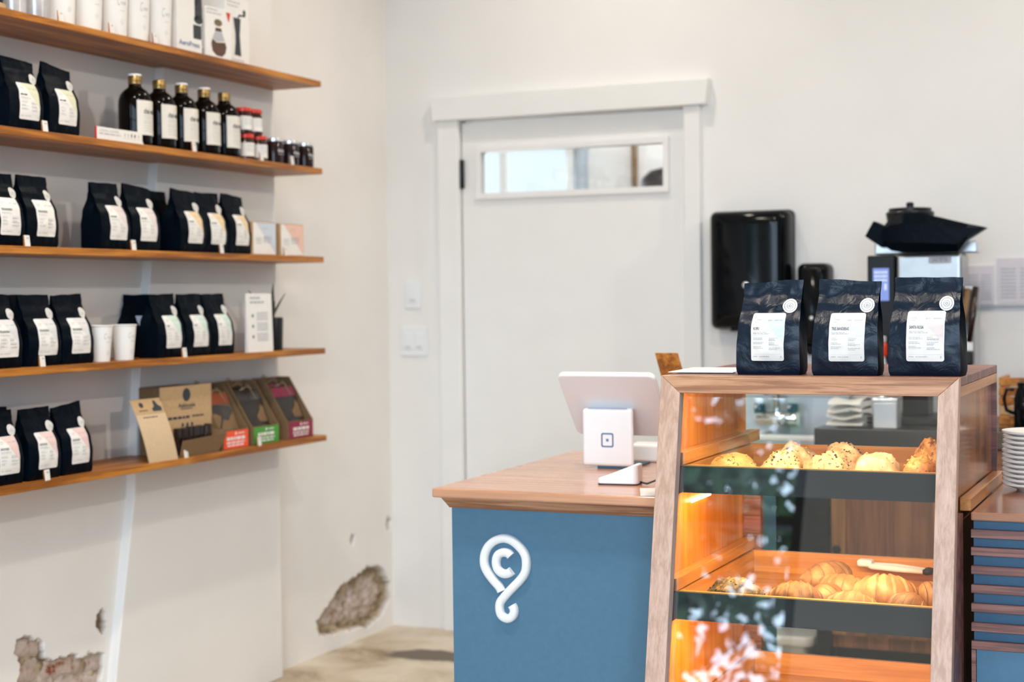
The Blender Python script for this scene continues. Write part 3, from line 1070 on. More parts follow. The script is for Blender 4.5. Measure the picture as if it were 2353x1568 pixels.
GC = 'black coffee bags on the display case'
coffee_bag('black bag standing on the case, nearest the papers, creased slantwise, mint label', (-0.843, 3.205, 1.1652), 0.02, 'mint', 4.2, GC,
           skin='foil_skylit', lab=(-0.0345, 0.0345, 0.15, 0.66), h=0.192, lean=0.006, crease=2.2, tilt=0.05)
coffee_bag('black bag standing in the middle of three on the case, grey label', (-0.684, 3.198, 1.1652), 0.03, 'grey', 9.6, GC,
           skin='foil_skylit', lab=(-0.031, 0.040, 0.15, 0.655), h=0.192, lean=0.006, crease=1.8, tilt=-0.04)
coffee_bag('black bag standing on the case end nearest the plates, rose label', (-0.526, 3.205, 1.1652), -0.04, 'rosa', 14.1, GC,
           skin='foil_skylit', lab=(-0.034, 0.040, 0.15, 0.66), h=0.195, lean=0.003, crease=1.5, scale=1.06)


# ------------------------------------------------------------------ price tags
def price_tag(label, y, s):
    t = thing('price_tag', label, 'price tag', (-2.826, y, SZ[s]), FACE + 0.15, 'white price tags on the shelf edges')
    MB().hexa([(-0.0115, -0.004, 0), (0.0115, -0.004, 0), (0.0115, 0.0005, 0), (-0.0115, 0.0005, 0),
               (-0.0115, -0.001, 0.028), (0.0115, -0.001, 0.028), (0.0115, 0.0015, 0.028), (-0.0115, 0.0015, 0.028)]).build('tag_block', 'shelf', t)
    MB().hexa([(-0.0115, -0.0056, 0), (0.0115, -0.0056, 0), (0.0115, -0.0044, 0), (-0.0115, -0.0044, 0),
               (-0.0115, -0.0026, 0.0285), (0.0115, -0.0026, 0.0285), (0.0115, -0.0014, 0.0285), (-0.0115, -0.0014, 0.0285)]).build('tag_card', 'paper', t)
    g = MB()
    for dx in (-0.003, 0.001, 0.004):
        rect(g, lambda a, b_: (a, -0.0060 + 0.003 * b_ / 0.028, b_), dx, 0.019, dx + 0.002, 0.023)
    g.build('tag_print', 'ink_grey', t)


for s, lst in {1: [(3.382, 'price tag on top shelf, nearest the steel tumblers'), (3.595, 'price tag on top shelf, middle of three under the cups'), (3.793, 'price tag on top shelf, last before the boxes')],
               2: [(3.311, 'price tag between the two yellowish labelled bags'), (3.976, 'price tag in front of the brown bottles'), (4.345, 'price tag in front of the red lidded jars'), (4.53, 'price tag in front of the dark jars')],
               3: [(3.233, 'price tag between the plain labelled bags, middle shelf'), (3.675, 'price tag between the rose labelled bags, middle shelf'), (4.111, 'price tag before the amber labelled bags'), (4.48, 'price tag in front of the small peach box')],
               4: [(3.282, 'price tag before the grey labelled bags, fourth shelf'), (3.909, 'price tag before the mint labelled bags, fourth shelf')],
               5: [(3.291, 'price tag before the pink labelled bags, lowest shelf'), (3.906, 'price tag in front of the chocolate display tray'), (4.304, 'price tag in front of the green labelled box')]}.items():
    for y, lab in lst:
        price_tag(lab, y, s)

# long white card on the second shelf
t = thing('long_card', 'long white printed strip card with red edge, second shelf', 'card', (-2.836, 3.641, SZ[2]), FACE)
MB().box(-0.105, 0.105, -0.002, 0.004, 0, 0.036).build('card_block', 'paper', t)
MB().box(-0.1065, -0.105, -0.002, 0.004, 0, 0.036).build('red_edge', 'red', t)
g = MB()
fn = lambda a, b_: (a, -0.0026, b_)
put_text(g, 'CREMA COFFEE', fn, -0.095, 0.024, 0.006, width=0.085)
bars(g, fn, -0.095, 0.0165, 0.095, 0.003, rnd)
for k, x in enumerate((0.018, 0.033, 0.048, 0.063, 0.080)):
    disc(g, fn, x, 0.022, 0.0022, 8, 0.005)
    rect(g, fn, x - 0.003, 0.013, x + 0.003, 0.0145)
g.build('card_print', 'ink_pale', t)
g = MB()
for x in (0.048, 0.063):
    disc(g, fn, x, 0.0225, 0.0026, 8, 0.0055)
g.build('card_icons', 'ink', t)


# ------------------------------------------------------------------ brown bottles
GB = 'brown bottles on the second shelf'
prof = [(0.043, 0.0), (0.047, 0.004), (0.049, 0.012), (0.049, 0.122), (0.0475, 0.136), (0.043, 0.149), (0.035, 0.160), (0.026, 0.167), (0.0205, 0.171), (0.0190, 0.176), (0.0182, 0.186)]


def wrap(r, z0):
    # a = arc length from the label middle, b = height
    return lambda a, b_: (r * math.sin(a / r), -r * math.cos(a / r), z0 + b_)


def bottle(label, y, white_top, rz):
    t = thing('brown_bottle', label, 'bottle', (-2.876, y, SZ[2]), rz, GB)
    MB().lathe(prof, seg=36).build('glass_body', 'bottle', t, smooth=40)
    MB().lathe([(0.0188, 0.180), (0.0195, 0.181), (0.0195, 0.187), (0.0186, 0.188), (0.0198, 0.190), (0.0198, 0.203), (0.0185, 0.2055)], seg=28).build('screw_cap', 'gold', t, smooth=30)
    if white_top:
        MB().lathe([(0.0190, 0.2035), (0.0200, 0.205), (0.0196, 0.2095), (0.017, 0.2105)], seg=24).build('cap_top', 'white', t, smooth=30)
    f = wrap(0.0495, 0.0)
    mb = MB()
    mb.grid(lambda u, v: f(-0.040 + 0.080 * u, 0.030 + 0.100 * v), 18, 2)
    lb = mb.build('label', 'paper_off', t, smooth=True)
    f = wrap(0.0499, 0.0)
    g = MB()
    put_text(g, 'chai wallah', f, -0.020, 0.092, 0.015, width=0.058, bold=0.02)
    g.build('title', 'ink', lb)
    g = MB()
    rr = random.Random(int(y * 1000))
    for z in (0.084, 0.078, 0.070, 0.064, 0.056, 0.049, 0.041):
        bars(g, f, -0.020, z, rr.uniform(.03, .05), 0.0018, rr)
    g.build('small_print', 'ink_pale', lb)
    g = MB()
    ring(g, f, 0.010, 0.118, 0.0035, 0.0055, 10)
    g.build('emblem', 'tint_amber', lb)


for lab, y, wt in [('brown bottle with white topped cap, nearest the long card', 3.764, True), ('brown bottle with bare brass cap, second from the long card', 3.880, False),
                   ('brown bottle with white topped cap, middle of the five', 3.990, True), ('brown bottle with white topped cap, fourth from the long card', 4.107, True),
                   ('brown bottle with bare brass cap, next to the red lidded jars', 4.216, False)]:
    bottle(lab, y, wt, FACE - 0.02)


# ------------------------------------------------------------------ jars
def red_jar(label, y, z, x=-2.862):
    t = thing('preserve_jar', label, 'jar', (x, y, z), FACE, 'red lidded preserve jars')
    MB().lathe([(0.025, 0), (0.028, 0.003), (0.0285, 0.01), (0.0285, 0.060), (0.025, 0.067), (0.0245, 0.072)], seg=28).build('glass_body', 'jam', t, smooth=40)
    MB().lathe([(0.0268, 0.071), (0.0275, 0.0715), (0.0275, 0.082), (0.0262, 0.0835), (0.0235, 0.0835), (0.0225, 0.0828)], seg=28).build('lid', 'red', t, smooth=30)
    f = wrap(0.0290, 0.0)
    lb = MB().grid(lambda u, v: f(-0.045 + 0.080 * u, 0.012 + 0.043 * v), 16, 2).build('label', 'paper', t, smooth=True)
    f = wrap(0.0294, 0.0)
    g = MB()
    rr = random.Random(int(y * 777))
    for zz in (0.047, 0.041, 0.034, 0.028):
        bars(g, f, -0.024, zz, 0.04, 0.002, rr)
    g.build('small_print', 'ink_pale', lb)
    g = MB()
    disc(g, f, 0.012, 0.021, 0.003, 10)
    g.build('emblem', 'red', lb)


z2 = SZ[2]
red_jar('red lidded jar on the shelf beside the last brown bottle', 4.312, z2)
red_jar('red lidded jar on the shelf beside the dark jars', 4.388, z2)
red_jar('red lidded jar on top of the stack, beside the last bottle', 4.304, z2 + 0.0842, -2.864)
red_jar('red lidded jar on top of the stack, on its open side', 4.368, z2 + 0.0842, -2.866)


def dark_jar(label, y):
    t = thing('dark_jar', label, 'jar', (-2.862, y, z2), FACE, 'dark jars with silver lids')
    MB().lathe([(0.028, 0), (0.031, 0.003), (0.0315, 0.010), (0.0315, 0.066), (0.030, 0.072), (0.0285, 0.074)], seg=28).build('glass_body', 'jam_black', t, smooth=40)
    MB().lathe([(0.0295, 0.074), (0.0302, 0.0745), (0.0302, 0.083), (0.029, 0.0845)], seg=28).build('lid', 'silver', t, smooth=30)
    f = wrap(0.0319, 0.0)
    g = MB()
    rr = random.Random(int(y * 555))
    for k in range(4):
        disc(g, f, -0.014 + 0.010 * k, 0.042 + rr.uniform(-.002, .002), 0.0042, 8, 0.006)
    bars(g, f, -0.016, 0.030, 0.034, 0.002, rr)
    g.build('white_print', 'ink_pale', t)


dark_jar('dark jar with silver lid, next to the red lidded jars', 4.480)
dark_jar('dark jar with silver lid, middle of three', 4.578)
dark_jar('dark jar with silver lid, at the very end of the shelf', 4.672)


# ------------------------------------------------------------------ small boxes on the middle shelf
def small_box(label, y, tint, rz):
    t = thing('small_box', label, 'box', (-2.885, y, SZ[3]), FACE + rz, 'small kraft boxes on the middle shelf')
    MB().box(-0.070, 0.070, -0.040, 0.030, 0, 0.108).build('carton', 'kraft', t, bevel=0.0015)
    lb = MB().box(-0.066, 0.066, -0.0408, -0.0402, 0.003, 0.105).build('front_label', 'paper', t)
    f = lambda a, b_: (-0.066 + 0.132 * a, -0.0412, 0.003 + 0.102 * b_)
    g = MB()
    poly(g, f, [(0.12, 1), (1, 1), (1, 0.02)])
    g.build('label_corner', 'tint_' + tint, lb)
    f = lambda a, b_: (-0.066 + 0.132 * a, -0.0415, 0.003 + 0.102 * b_)
    g = MB()
    rr = random.Random(5)
    put_text(g, 'Crema', f, 0.40, 0.80, 0.08, width=0.22, shear=0.3)
    for y_ in (0.55, 0.50, 0.45, 0.38):
        bars(g, f, 0.45, y_, 0.36, 0.03, rr)
        bars(g, f, 0.10, y_ - 0.05, 0.25, 0.02, rr)
    g.build('box_print', 'ink_pale', lb)


small_box('small kraft box with pale blue cornered label, beside amber bags', 4.388, 'sky', 0.0)
small_box('small kraft box with peach cornered label, at the shelf end', 4.558, 'peach', -0.03)


# ------------------------------------------------------------------ cups
def cup(label, x, y, z, h, r0, r1, group, rz=FACE, mat='cup_white', text=True, name='paper_cup', logo_z=0.62):
    t = thing(name, label, 'cup', (x, y, z), rz, group)
    MB().lathe([(r0 - 0.003, 0), (r0, 0.001), (r0 + (r1 - r0) * 0.5, h * 0.5), (r1, h - 0.004), (r1 + 0.0022, h - 0.003), (r1 + 0.0026, h - 0.001),
                (r1 + 0.0012, h), (r1 - 0.001, h - 0.002), (r0 + (r1 - r0) * .3, h * 0.3)], seg=32).build('cup_wall', mat, t, smooth=35)
    if text:
        f0 = lambda a, b_: ((r0 + (r1 - r0) * b_ / h + 0.0006) * math.sin(a / r1), -(r0 + (r1 - r0) * b_ / h + 0.0006) * math.cos(a / r1), b_)
        g = MB()
        put_text(g, 'C', f0, -0.016, h * logo_z, h * 0.16, width=0.011, shear=0.3)
        put_text(g, 'rema', f0, -0.005, h * logo_z + h * 0.02, h * 0.075, width=0.021, shear=0.3)
        bars(g, f0, -0.006, h * (logo_z - 0.09), 0.018, 0.0015, rnd)
        g.build('logo', 'ink_pale', t)
        g = MB()
        ring(g, f0, 0.002, h * 0.24, 0.0055, 0.0063, 16)
        disc(g, f0, 0.002, h * 0.24, 0.0016, 8)
        g.build('round_mark', 'ink_pale', t)
    return t


GU = 'white paper cups on the fourth shelf'
cup('white paper cup beside the grey labelled bags, fourth shelf', -2.872, 3.578, SZ[4], 0.103, 0.027, 0.0365, GU, FACE - 0.15)
cup('white paper cup beside the sideways bag, fourth shelf', -2.872, 3.684, SZ[4], 0.103, 0.027, 0.0365, GU, FACE - 0.10)
cup('white paper cup standing behind the two at the shelf front', -2.965, 3.640, SZ[4], 0.103, 0.027, 0.0365, GU, FACE, text=False)
GT = 'white tumblers on the top shelf'
for i, (y, lab) in enumerate([(3.437, 'white tumbler next to the frosted tumblers, top shelf'), (3.550, 'white tumbler between the first two price tags, top shelf'), (3.662, 'white tumbler beside the middle price tag, top shelf'),
                              (3.762, 'white tumbler second from the boxes, top shelf'), (3.868, 'white tumbler next to the boxes, top shelf')]):
    cup(lab, -2.872, y, SZ[1], 0.165, 0.0395, 0.0465, GT, FACE - 0.25 + 0.05 * (i % 2), name='white_tumbler', logo_z=0.52)
GF = 'frosted tumblers on the top shelf'
for y, lab in [(3.250, 'frosted grey tumbler beside the wooden coaster, top shelf'), (3.337, 'frosted grey tumbler beside the white tumblers, top shelf')]:
    cup(lab, -2.868, y, SZ[1], 0.165, 0.033, 0.0375, GF, FACE - 0.2, mat='tumbler', name='frosted_tumbler')
t = thing('coffee_press', 'dark press on a round wooden base at the top shelf', 'coffee maker', (-2.872, 3.165, SZ[1]))
MB().lathe([(0.040, 0), (0.043, 0.002), (0.043, 0.013), (0.040, 0.015)], seg=28).build('wooden_base', 'kraft', t, smooth=30)
MB().lathe([(0.034, 0.015), (0.036, 0.018), (0.036, 0.14), (0.030, 0.16), (0.008, 0.165)], seg=28).build('dark_cylinder', 'gloss_black', t, smooth=40)

# ------------------------------------------------------------------ boxes on the top shelf
z1 = SZ[1]
t = thing('press_box', 'tall white box with blue lettering next to the tumblers', 'box', (-2.895, 3.985, z1), FACE - 0.03)
MB().box(-0.055, 0.066, -0.055, 0.055, 0, 0.26).build('carton', 'paper', t, bevel=0.002)
f = lambda a, b_: (a, -0.0556, b_)
g = MB()
put_text(g, 'AeroPress', f, -0.048, 0.020, 0.015, width=0.100, bold=0.02)
g.build('lettering', 'ink_blue', t)
g = MB()
rect(g, f, 0.022, 0.046, 0.062, 0.088)
rect(g, f, 0.030, 0.105, 0.066, 0.25)
disc(g, f, 0.048, 0.105, 0.022, 16, 0.013)
g.build('dark_picture', 'ink', t)
g = MB()
rect(g, f, 0.034, 0.148, 0.046, 0.24)
g.build('bean_picture', 'ink_olive', t)

t = thing('carafe_box', 'white box picturing a glass carafe, red corner mark', 'box', (-2.888, 4.140, z1), FACE - 0.10)
MB().box(-0.062, 0.062, -0.052, 0.052, 0, 0.158).build('carton', 'paper', t, bevel=0.002)
f = lambda a, b_: (a, -0.0526, b_)
g = MB()
poly(g, f, [(0.036, 0.150), (0.058, 0.150), (0.050, 0.122), (0.046, 0.122)])
g.build('red_mark', 'red', t)
g = MB()
for y_, w_ in ((0.148, .05), (0.137, .07)):
    bars(g, f, -0.055, y_, w_, 0.004, rnd)
g.build('small_print', 'ink_pale', t)
g = MB()
disc(g, f, -0.002, 0.112, 0.019, 16, 0.011)
g.build('lid_picture', 'ink_olive', t)
g = MB()
poly(g, f, [(-0.014, 0.096), (0.012, 0.096), (0.016, 0.085), (-0.018, 0.085)])
poly(g, f, [(-0.036, 0.045), (-0.030, 0.022), (-0.012, 0.010), (0.014, 0.008), (0.030, 0.020), (0.036, 0.040), (0.030, 0.054), (-0.010, 0.050), (-0.030, 0.060)])
g.build('coffee_picture', 'ink_brown', t)
g = MB()
poly(g, f, [(-0.018, 0.083), (0.016, 0.083), (0.028, 0.058), (-0.010, 0.053), (-0.029, 0.062)])
g.build('glass_picture', 'ink_pale', t)
g = MB()
f = lambda a, b_: (-0.0626, a, b_)
for y_ in (0.14, 0.128, 0.116, 0.104, 0.092, 0.080, 0.045, 0.036):
    bars(g, f, -0.04, y_, 0.05, 0.004, rnd)
for k in range(9):
    rect(g, f, -0.042 + 0.008 * k, 0.006, -0.038 + 0.008 * k, 0.026)
g.build('side_print', 'ink_grey', t)

t = thing('mill_box', 'white box picturing a hand coffee mill, end of top shelf', 'box', (-2.905, 4.275, z1), FACE - 0.02)
MB().box(-0.066, 0.066, -0.045, 0.045, 0, 0.212).build('carton', 'paper', t, bevel=0.002)
f = lambda a, b_: (a, -0.0456, b_)
g = MB()
poly(g, f, [(-0.022, 0.150), (0.018, 0.150), (0.012, 0.098), (0.015, 0.062), (0.018, 0.030), (-0.018, 0.032), (-0.012, 0.072), (-0.012, 0.100)])
poly(g, f, [(0.030, 0.178), (0.040, 0.182), (0.046, 0.176), (0.044, 0.160), (0.034, 0.158)])
g.add([f(a, b_) for a, b_ in ((0.0, 0.15), (0.008, 0.163), (0.034, 0.164), (0.034, 0.159), (0.012, 0.157), (0.006, 0.150))], [(0, 1, 2, 3, 4, 5)])
g.build('mill_picture', 'ink', t)
g = MB()
for y_, w_ in ((0.196, .07), (0.184, .06), (0.014, .09)):
    bars(g, f, -0.055, y_, w_, 0.004, rnd)
g.build('small_print', 'ink_pale', t)

# ------------------------------------------------------------------ fourth shelf: info card and potted plant
t = thing('info_card', 'tall narrow white printed card standing on the fourth shelf', 'card', (-2.842, 4.348, SZ[4]), FACE - 0.05)
MB().hexa([(-0.069, -0.002, 0), (0.069, -0.002, 0), (0.069, 0.010, 0), (-0.069, 0.010, 0),
           (-0.069, 0.003, 0.190), (0.069, 0.003, 0.190), (0.069, 0.006, 0.190), (-0.069, 0.006, 0.190)]).build('card_block', 'paper', t)
f = lambda a, b_: (a, -0.0028 + 0.0052 * b_ / 0.19, b_)
g = MB()
for y_, w_ in ((0.172, .055), (0.158, .075)):
    bars(g, f, -0.050, y_, w_, 0.007, rnd)
for y_ in (0.112, 0.078, 0.044):
    ic = MB()
    disc(ic, f, -0.038, y_ + 0.006, 0.006, 10)
    ic.build('card_icon', 'ink_grey', t)
    for k in range(4):
        bars(g, f, -0.016, y_ - 0.008 + 0.007 * k, 0.06, 0.0035, rnd)
g.build('card_print', 'ink_pale', t)

t = thing('potted_plant', 'small black pot with dark spiky leaves behind the white card', 'plant', (-2.90, 4.500, SZ[4]))
MB().lathe([(0.036, 0), (0.040, 0.002), (0.043, 0.105), (0.041, 0.110), (0.036, 0.108), (0.034, 0.090)], seg=28).build('pot', 'black', t, smooth=35)
rl = random.Random(5)
for dx, dy, h, w, b0 in [(0.02, -0.012, 0.225, 0.013, 0.5), (0.03, 0.045, 0.19, 0.008, 1.3), (-0.02, -0.10, 0.20, 0.010, 1.6), (0.01, -0.05, 0.185, 0.010, 1.0), (-0.01, 0.0, 0.16, 0.010, 0.7), (0.03, -0.02, 0.165, 0.010, 0.4)]:
    lf = MB()

    def leaf(u, v, dx=dx, dy=dy, h=h, w=w, b0=b0):
        k = v ** b0 if b0 > 0 else v
        c = Vector((dx * k, dy * k, 0.085 + (h - 0.085) * v))
        ww = w * (0.35 + 1.3 * v * (1 - v) * 2) * (1 - v ** 6)
        return (c.x + 0.003 * (1 - (2 * u - 1) ** 2), c.y + ww * (2 * u - 1), c.z)
    lf.grid(leaf, 4, 10)
    lf.build('leaf', 'leaf', t, smooth=True, fix=False)

# ------------------------------------------------------------------ lowest shelf: chocolate display boxes
z5 = SZ[5]
t = thing('leaflet_holder', 'narrow curved kraft leaflet holder leaning on lowest shelf', 'leaflet holder', (-2.826, 3.803, z5), FACE - 0.03)


def curve_card(off, x0=-0.066, x1=0.066):
    def fn(u, v):
        x = x0 + (x1 - x0) * u
        y = 0.040 * v - 0.014 * math.sin(v * PI) + off * 0.6
        return (x - 0.034 * v - 0.008 * math.sin(v * PI), y, 0.184 * v)
    return fn


cc = curve_card(0)
c2 = curve_card(0.006)
mb = MB()
mb.grid(cc, 6, 12)
mb.grid(lambda u, v: c2(1 - u, v), 6, 12)
for u in (0, 1):
    mb.add([q for v in range(13) for q in (cc(u, v / 12), c2(u, v / 12))], [(2 * k, 2 * k + 1, 2 * k + 3, 2 * k + 2) for k in range(12)])
mb.add([cc(0, 1), cc(1, 1), c2(1, 1), c2(0, 1)], [(0, 1, 2, 3)])
mb.build('kraft_card', 'kraft_pale', t, smooth=40)
band = curve_card(-0.0008)
hb = MB()
hb.grid(lambda u, v: band(u, 0.76 + 0.24 * v), 6, 4)
hd_ = hb.build('card_header', 'kraft', t, smooth=True)
b3 = curve_card(-0.0016)
g = MB()
f = lambda a, b_: b3(a, b_)
disc(g, f, 0.28, 0.91, 0.075, 12, 0.042)
poly(g, f, [(0.62, 0.80), (0.92, 0.80), (0.94, 0.86), (0.84, 0.90), (0.78, 0.97), (0.70, 0.96), (0.70, 0.88), (0.60, 0.84)])
bars(g, f, 0.16, 0.815, 0.30, 0.016, rnd)
bars(g, f, 0.2, 0.71, 0.50, 0.014, rnd)
g.build('header_print', 'ink', hd_)

t = thing('dark_storage_box', 'dark brown box standing against the pilaster behind the chocolate', 'box', (-2.952, 4.005, z5), FACE)
MB().box(-0.100, 0.095, -0.045, 0.040, 0, 0.208).build('carton', 'kraft_dark', t, bevel=0.002)

t = thing('chocolate_display', 'large kraft counter display with open tray of dark bars', 'display box', (-2.850, 3.982, z5), FACE)
MB().box(-0.128, 0.130, 0.022, 0.027, 0, 0.212).build('back_card', 'kraft', t)
tr_ = MB()
tr_.hexa([(-0.098, -0.022, 0.0), (0.100, -0.022, 0.0), (0.100, -0.019, 0.0), (-0.098, -0.019, 0.0), (-0.098, -0.036, 0.052), (0.130, -0.036, 0.058), (0.130, -0.032, 0.058), (-0.098, -0.032, 0.052)])
tr_.hexa([(0.097, -0.019, 0), (0.101, -0.019, 0), (0.101, 0.022, 0), (0.097, 0.022, 0), (0.127, -0.032, 0.058), (0.131, -0.032, 0.058), (0.128, 0.022, 0.075), (0.124, 0.022, 0.075)])
tr_.box(-0.098, 0.098, -0.019, 0.022, 0, 0.003)
tr_.build('tray', 'kraft_dark', t)
f = lambda a, b_: (a, 0.0214, b_)
g = MB()
disc(g, f, 0.0, 0.184, 0.020, 20)
put_text(g, 'Askinosie', f, -0.042, 0.146, 0.013, width=0.086, bold=0.02)
bars(g, f, -0.03, 0.140, 0.06, 0.003, rnd)
bars(g, f, -0.095, 0.112, 0.11, 0.008, rnd)
for x in (-0.022, 0.002, 0.026):
    ic = MB()
    disc(ic, f, x, 0.093, 0.006, 12)
    ic.build('card_icon', 'ink', t)
g.build('card_print', 'ink', t)
g = MB()
bars(g, f, 0.028, 0.114, 0.06, 0.006, rnd)
g.build('card_small_print', 'ink_brown', t)
ordn = ['first', 'second', 'third', 'fourth', 'fifth', 'sixth', 'seventh', 'eighth', 'ninth']
for k in range(9):
    bb = MB().box(-0.0075, 0.0075, -0.010, 0.010, 0.0035, 0.080 + 0.012 * rnd.random())
    o = bb.build('wrapped_bar', 'choc', bevel=0.002)
    o.location = (-2.850 - 0.003 + rnd.uniform(-.004, .004), 3.982 - 0.072 + 0.0185 * k, z5)
    o.rotation_euler = (0, 0, FACE + rnd.uniform(-.1, .1))
    tag(o, 'dark wrapped chocolate bar, %s from the leaflet holder in the kraft tray' % ordn[k], 'chocolate bar', 'chocolate bars in the kraft tray')


def pouch_box(name, label, y0, y1, card, band_mat, face_mat, ytop, xoff=0.0):
    w = (y1 - y0) / 2
    t = thing(name, label, 'display box', (-2.90 + xoff, (y0 + y1) / 2, z5), FACE, 'kraft display boxes with coloured fronts')
    cb = MB()
    sidep = [(-0.062, 0), (0.075, 0), (0.075, 0.205), (0.030, 0.205), (-0.045, 0.085), (-0.062, 0.060)]
    for sx in (-1, 1):
        cb.prism(sidep, 'x', sx * w - 0.002, sx * w + 0.002)
    cb.box(-w, w, 0.071, 0.075, 0, 0.205).box(-w, w, -0.062, 0.071, 0, 0.003).box(-w + .002, w - .002, -0.0625, -0.0585, 0, 0.060)
    cb.build('open_carton', 'kraft_dark', t)
    lb = MB().box(-w + 0.006, w - 0.002, -0.0642, -0.0630, 0.003, 0.058).build('front_label', card, t)
    f = lambda a, b_: (a, -0.0648, b_)
    g = MB()
    rr = random.Random(int(y0 * 100))
    disc(g, f, 0.0, 0.049, 0.005, 10)
    bars(g, f, 0.012, 0.047, 0.035, 0.004, rr)
    bars(g, f, -0.050, 0.029, 0.100, 0.010, rr)
    bars(g, f, -0.052, 0.019, 0.102, 0.005, rr)
    bars(g, f, -0.048, 0.010, 0.094, 0.005, rr)
    g.build('label_print', 'ink_white', lb)
    # the pouches it holds, one behind the other, leaning
    for k in range(3):
        yy = -0.040 + 0.036 * k
        p = MB()
        ww = w - 0.008
        h = 0.172 + 0.010 * k

        def sheet(u, v, s=1, yy=yy, ww=ww, h=h):
            q = 2 * u - 1
            th = 0.014 * (1 - v ** 2) * (1 - 0.5 * q * q)
            return (q * ww * (1 - 0.05 * v), yy + 0.075 * v ** 1.3 * 0.75 - s * th + 0.002 * noise.noise((q * 3, v * 4, yy * 50)), 0.004 + h * v)
        p.grid(lambda u, v: sheet(u, v, 1), 8, 10)
        p.grid(lambda u, v: sheet(1 - u, v, -1), 8, 10)
        pt = thing('snack_pouch', ['front', 'middle', 'rearmost'][k] + ' snack pouch in the box with ' + label.split(' with ')[1].split(',')[0], 'pouch', t.location, FACE, 'kraft pouches in the display boxes')
        po = p.build('pouch_body', face_mat, pt, smooth=True)
        bd = MB()
        bd.grid(lambda u, v: tuple(Vector(sheet(u, 0.80 + 0.18 * v, 1)) + Vector((0, -0.0012, 0))), 8, 3)
        bd.build('top_band', band_mat, pt, smooth=True)
        if k == 0:
            ar = MB()
            fa = lambda a, b_: tuple(Vector(sheet(a, b_, 1)) + Vector((0, -0.0014, 0)))
            blob = [(0.04, 0.30), (0.22, 0.36), (0.40, 0.52), (0.62, 0.50), (0.78, 0.57), (0.95, 0.64), (0.90, 0.74), (0.66, 0.77), (0.34, 0.79), (0.04, 0.78)]
            if face_mat != 'kraft_dark':
                blob = [(0.55, 0.40), (0.95, 0.38), (0.96, 0.66), (0.82, 0.72), (0.70, 0.60), (0.50, 0.50)]
            for q_ in range(len(blob)):
                a_, b__ = blob[q_], blob[(q_ + 1) % len(blob)]
                c_ = (0.45, 0.65) if face_mat == 'kraft_dark' else (0.78, 0.52)
                poly(ar, fa, [c_, a_, b__])
            art = 'choc' if face_mat == 'kraft_dark' else 'kraft_dark'
            for q_ in range(3):
                bars(ar, fa, 0.12, 0.30 - 0.06 * q_, 0.76, 0.02, rr)
            ar.build('pouch_artwork', art, pt)
        tw = MB()
        c = Vector(sheet(0.5, 1.0, 0))
        tw.tube([(c.x - 0.03, c.y, c.z), (c.x, c.y - 0.004, c.z + 0.010), (c.x + 0.035, c.y, c.z + 0.003)], 0.0022, 6)
        tw.tube([(c.x, c.y - 0.004, c.z + 0.008), (c.x - 0.012, c.y - 0.01, c.z + 0.018), (c.x + 0.01, c.y - 0.006, c.z + 0.014), (c.x + 0.02, c.y - 0.03, c.z - 0.03)], 0.0016, 6)
        tw.build('twine_tie', 'twine', pt, smooth=True)


pouch_box('snack_box', 'kraft display box with bright orange front label', 4.118, 4.262, 'orange_card', 'rust_card', 'kraft_dark', 0.2)
pouch_box('snack_box', 'kraft display box with green front label', 4.288, 4.442, 'green_card', 'choc', 'pouch_dark', 0.2)
pouch_box('snack_box', 'kraft display box with maroon front label, at the shelf end', 4.500, 4.658, 'maroon_card', 'maroon_card', 'pouch_dark', 0.2)

# ------------------------------------------------------------------ pastry display case
CX0, CX1 = -1.055, -0.453
GX0, GX1 = -1.012, -0.492
CZ1, CZ0, CYB = 1.165, 0.40, 3.69


def yf(z):
    return 3.115 - 0.20 * (CZ1 - z)


def slab(mb, pts, d0, d1):
    """polygon (x,z) laid on the sloping case front, from depth d0 to d1 behind it"""
    n = len(pts)
    vs = [(x, yf(z) + d0, z) for x, z in pts] + [(x, yf(z) + d1, z) for x, z in pts]
    fs = [tuple(range(n)), tuple(range(n, 2 * n))[::-1]] + [(i, i + n, (i + 1) % n + n, (i + 1) % n) for i in range(n)]
    mb.add(vs, fs)
    return mb


case = thing('display_case', 'wooden glass fronted pastry case with sloping front', 'display case', (0, 0, 0))
RZ = 1.129
slab(MB(), [(CX0, CZ0), (GX0, CZ0 + .042), (GX0, RZ), (CX0, CZ1)], 0, 0.028).build('stile', 'frame_z', case, bevel=0.0015)
slab(MB(), [(CX1, CZ0), (GX1, CZ0 + .042), (GX1, RZ), (CX1, CZ1)], 0, 0.028).build('stile', 'frame_z', case, bevel=0.0015)
slab(MB(), [(CX0, CZ1), (GX0, RZ), (GX1, RZ), (CX1, CZ1)], 0, 0.028).build('top_rail', 'frame_x', case, bevel=0.0015)
slab(MB(), [(CX0, CZ0), (GX0, CZ0 + .042), (GX1, CZ0 + .042), (CX1, CZ0)], 0, 0.028).build('bottom_rail', 'frame_x', case, bevel=0.0015)
slab(MB(), [(GX0 - .008, CZ0 + .036), (GX1 + .008, CZ0 + .036), (GX1 + .008, RZ + .004), (GX0 - .008, RZ + .004)], 0.0285, 0.0325).build('pane', 'pane', case)
MB().box(CX0, CX1, 3.144, CYB, 1.147, CZ1).build('top_panel', 'slat', case, bevel=0.0015)


def side_prism(mb, x0, x1, z0, z1, d0, yb):
    return mb.hexa([(x0, yf(z0) + d0, z0), (x1, yf(z0) + d0, z0), (x1, yb, z0), (x0, yb, z0), (x0, yf(z1) + d0, z1), (x1, yf(z1) + d0, z1), (x1, yb, z1), (x0, yb, z1)])


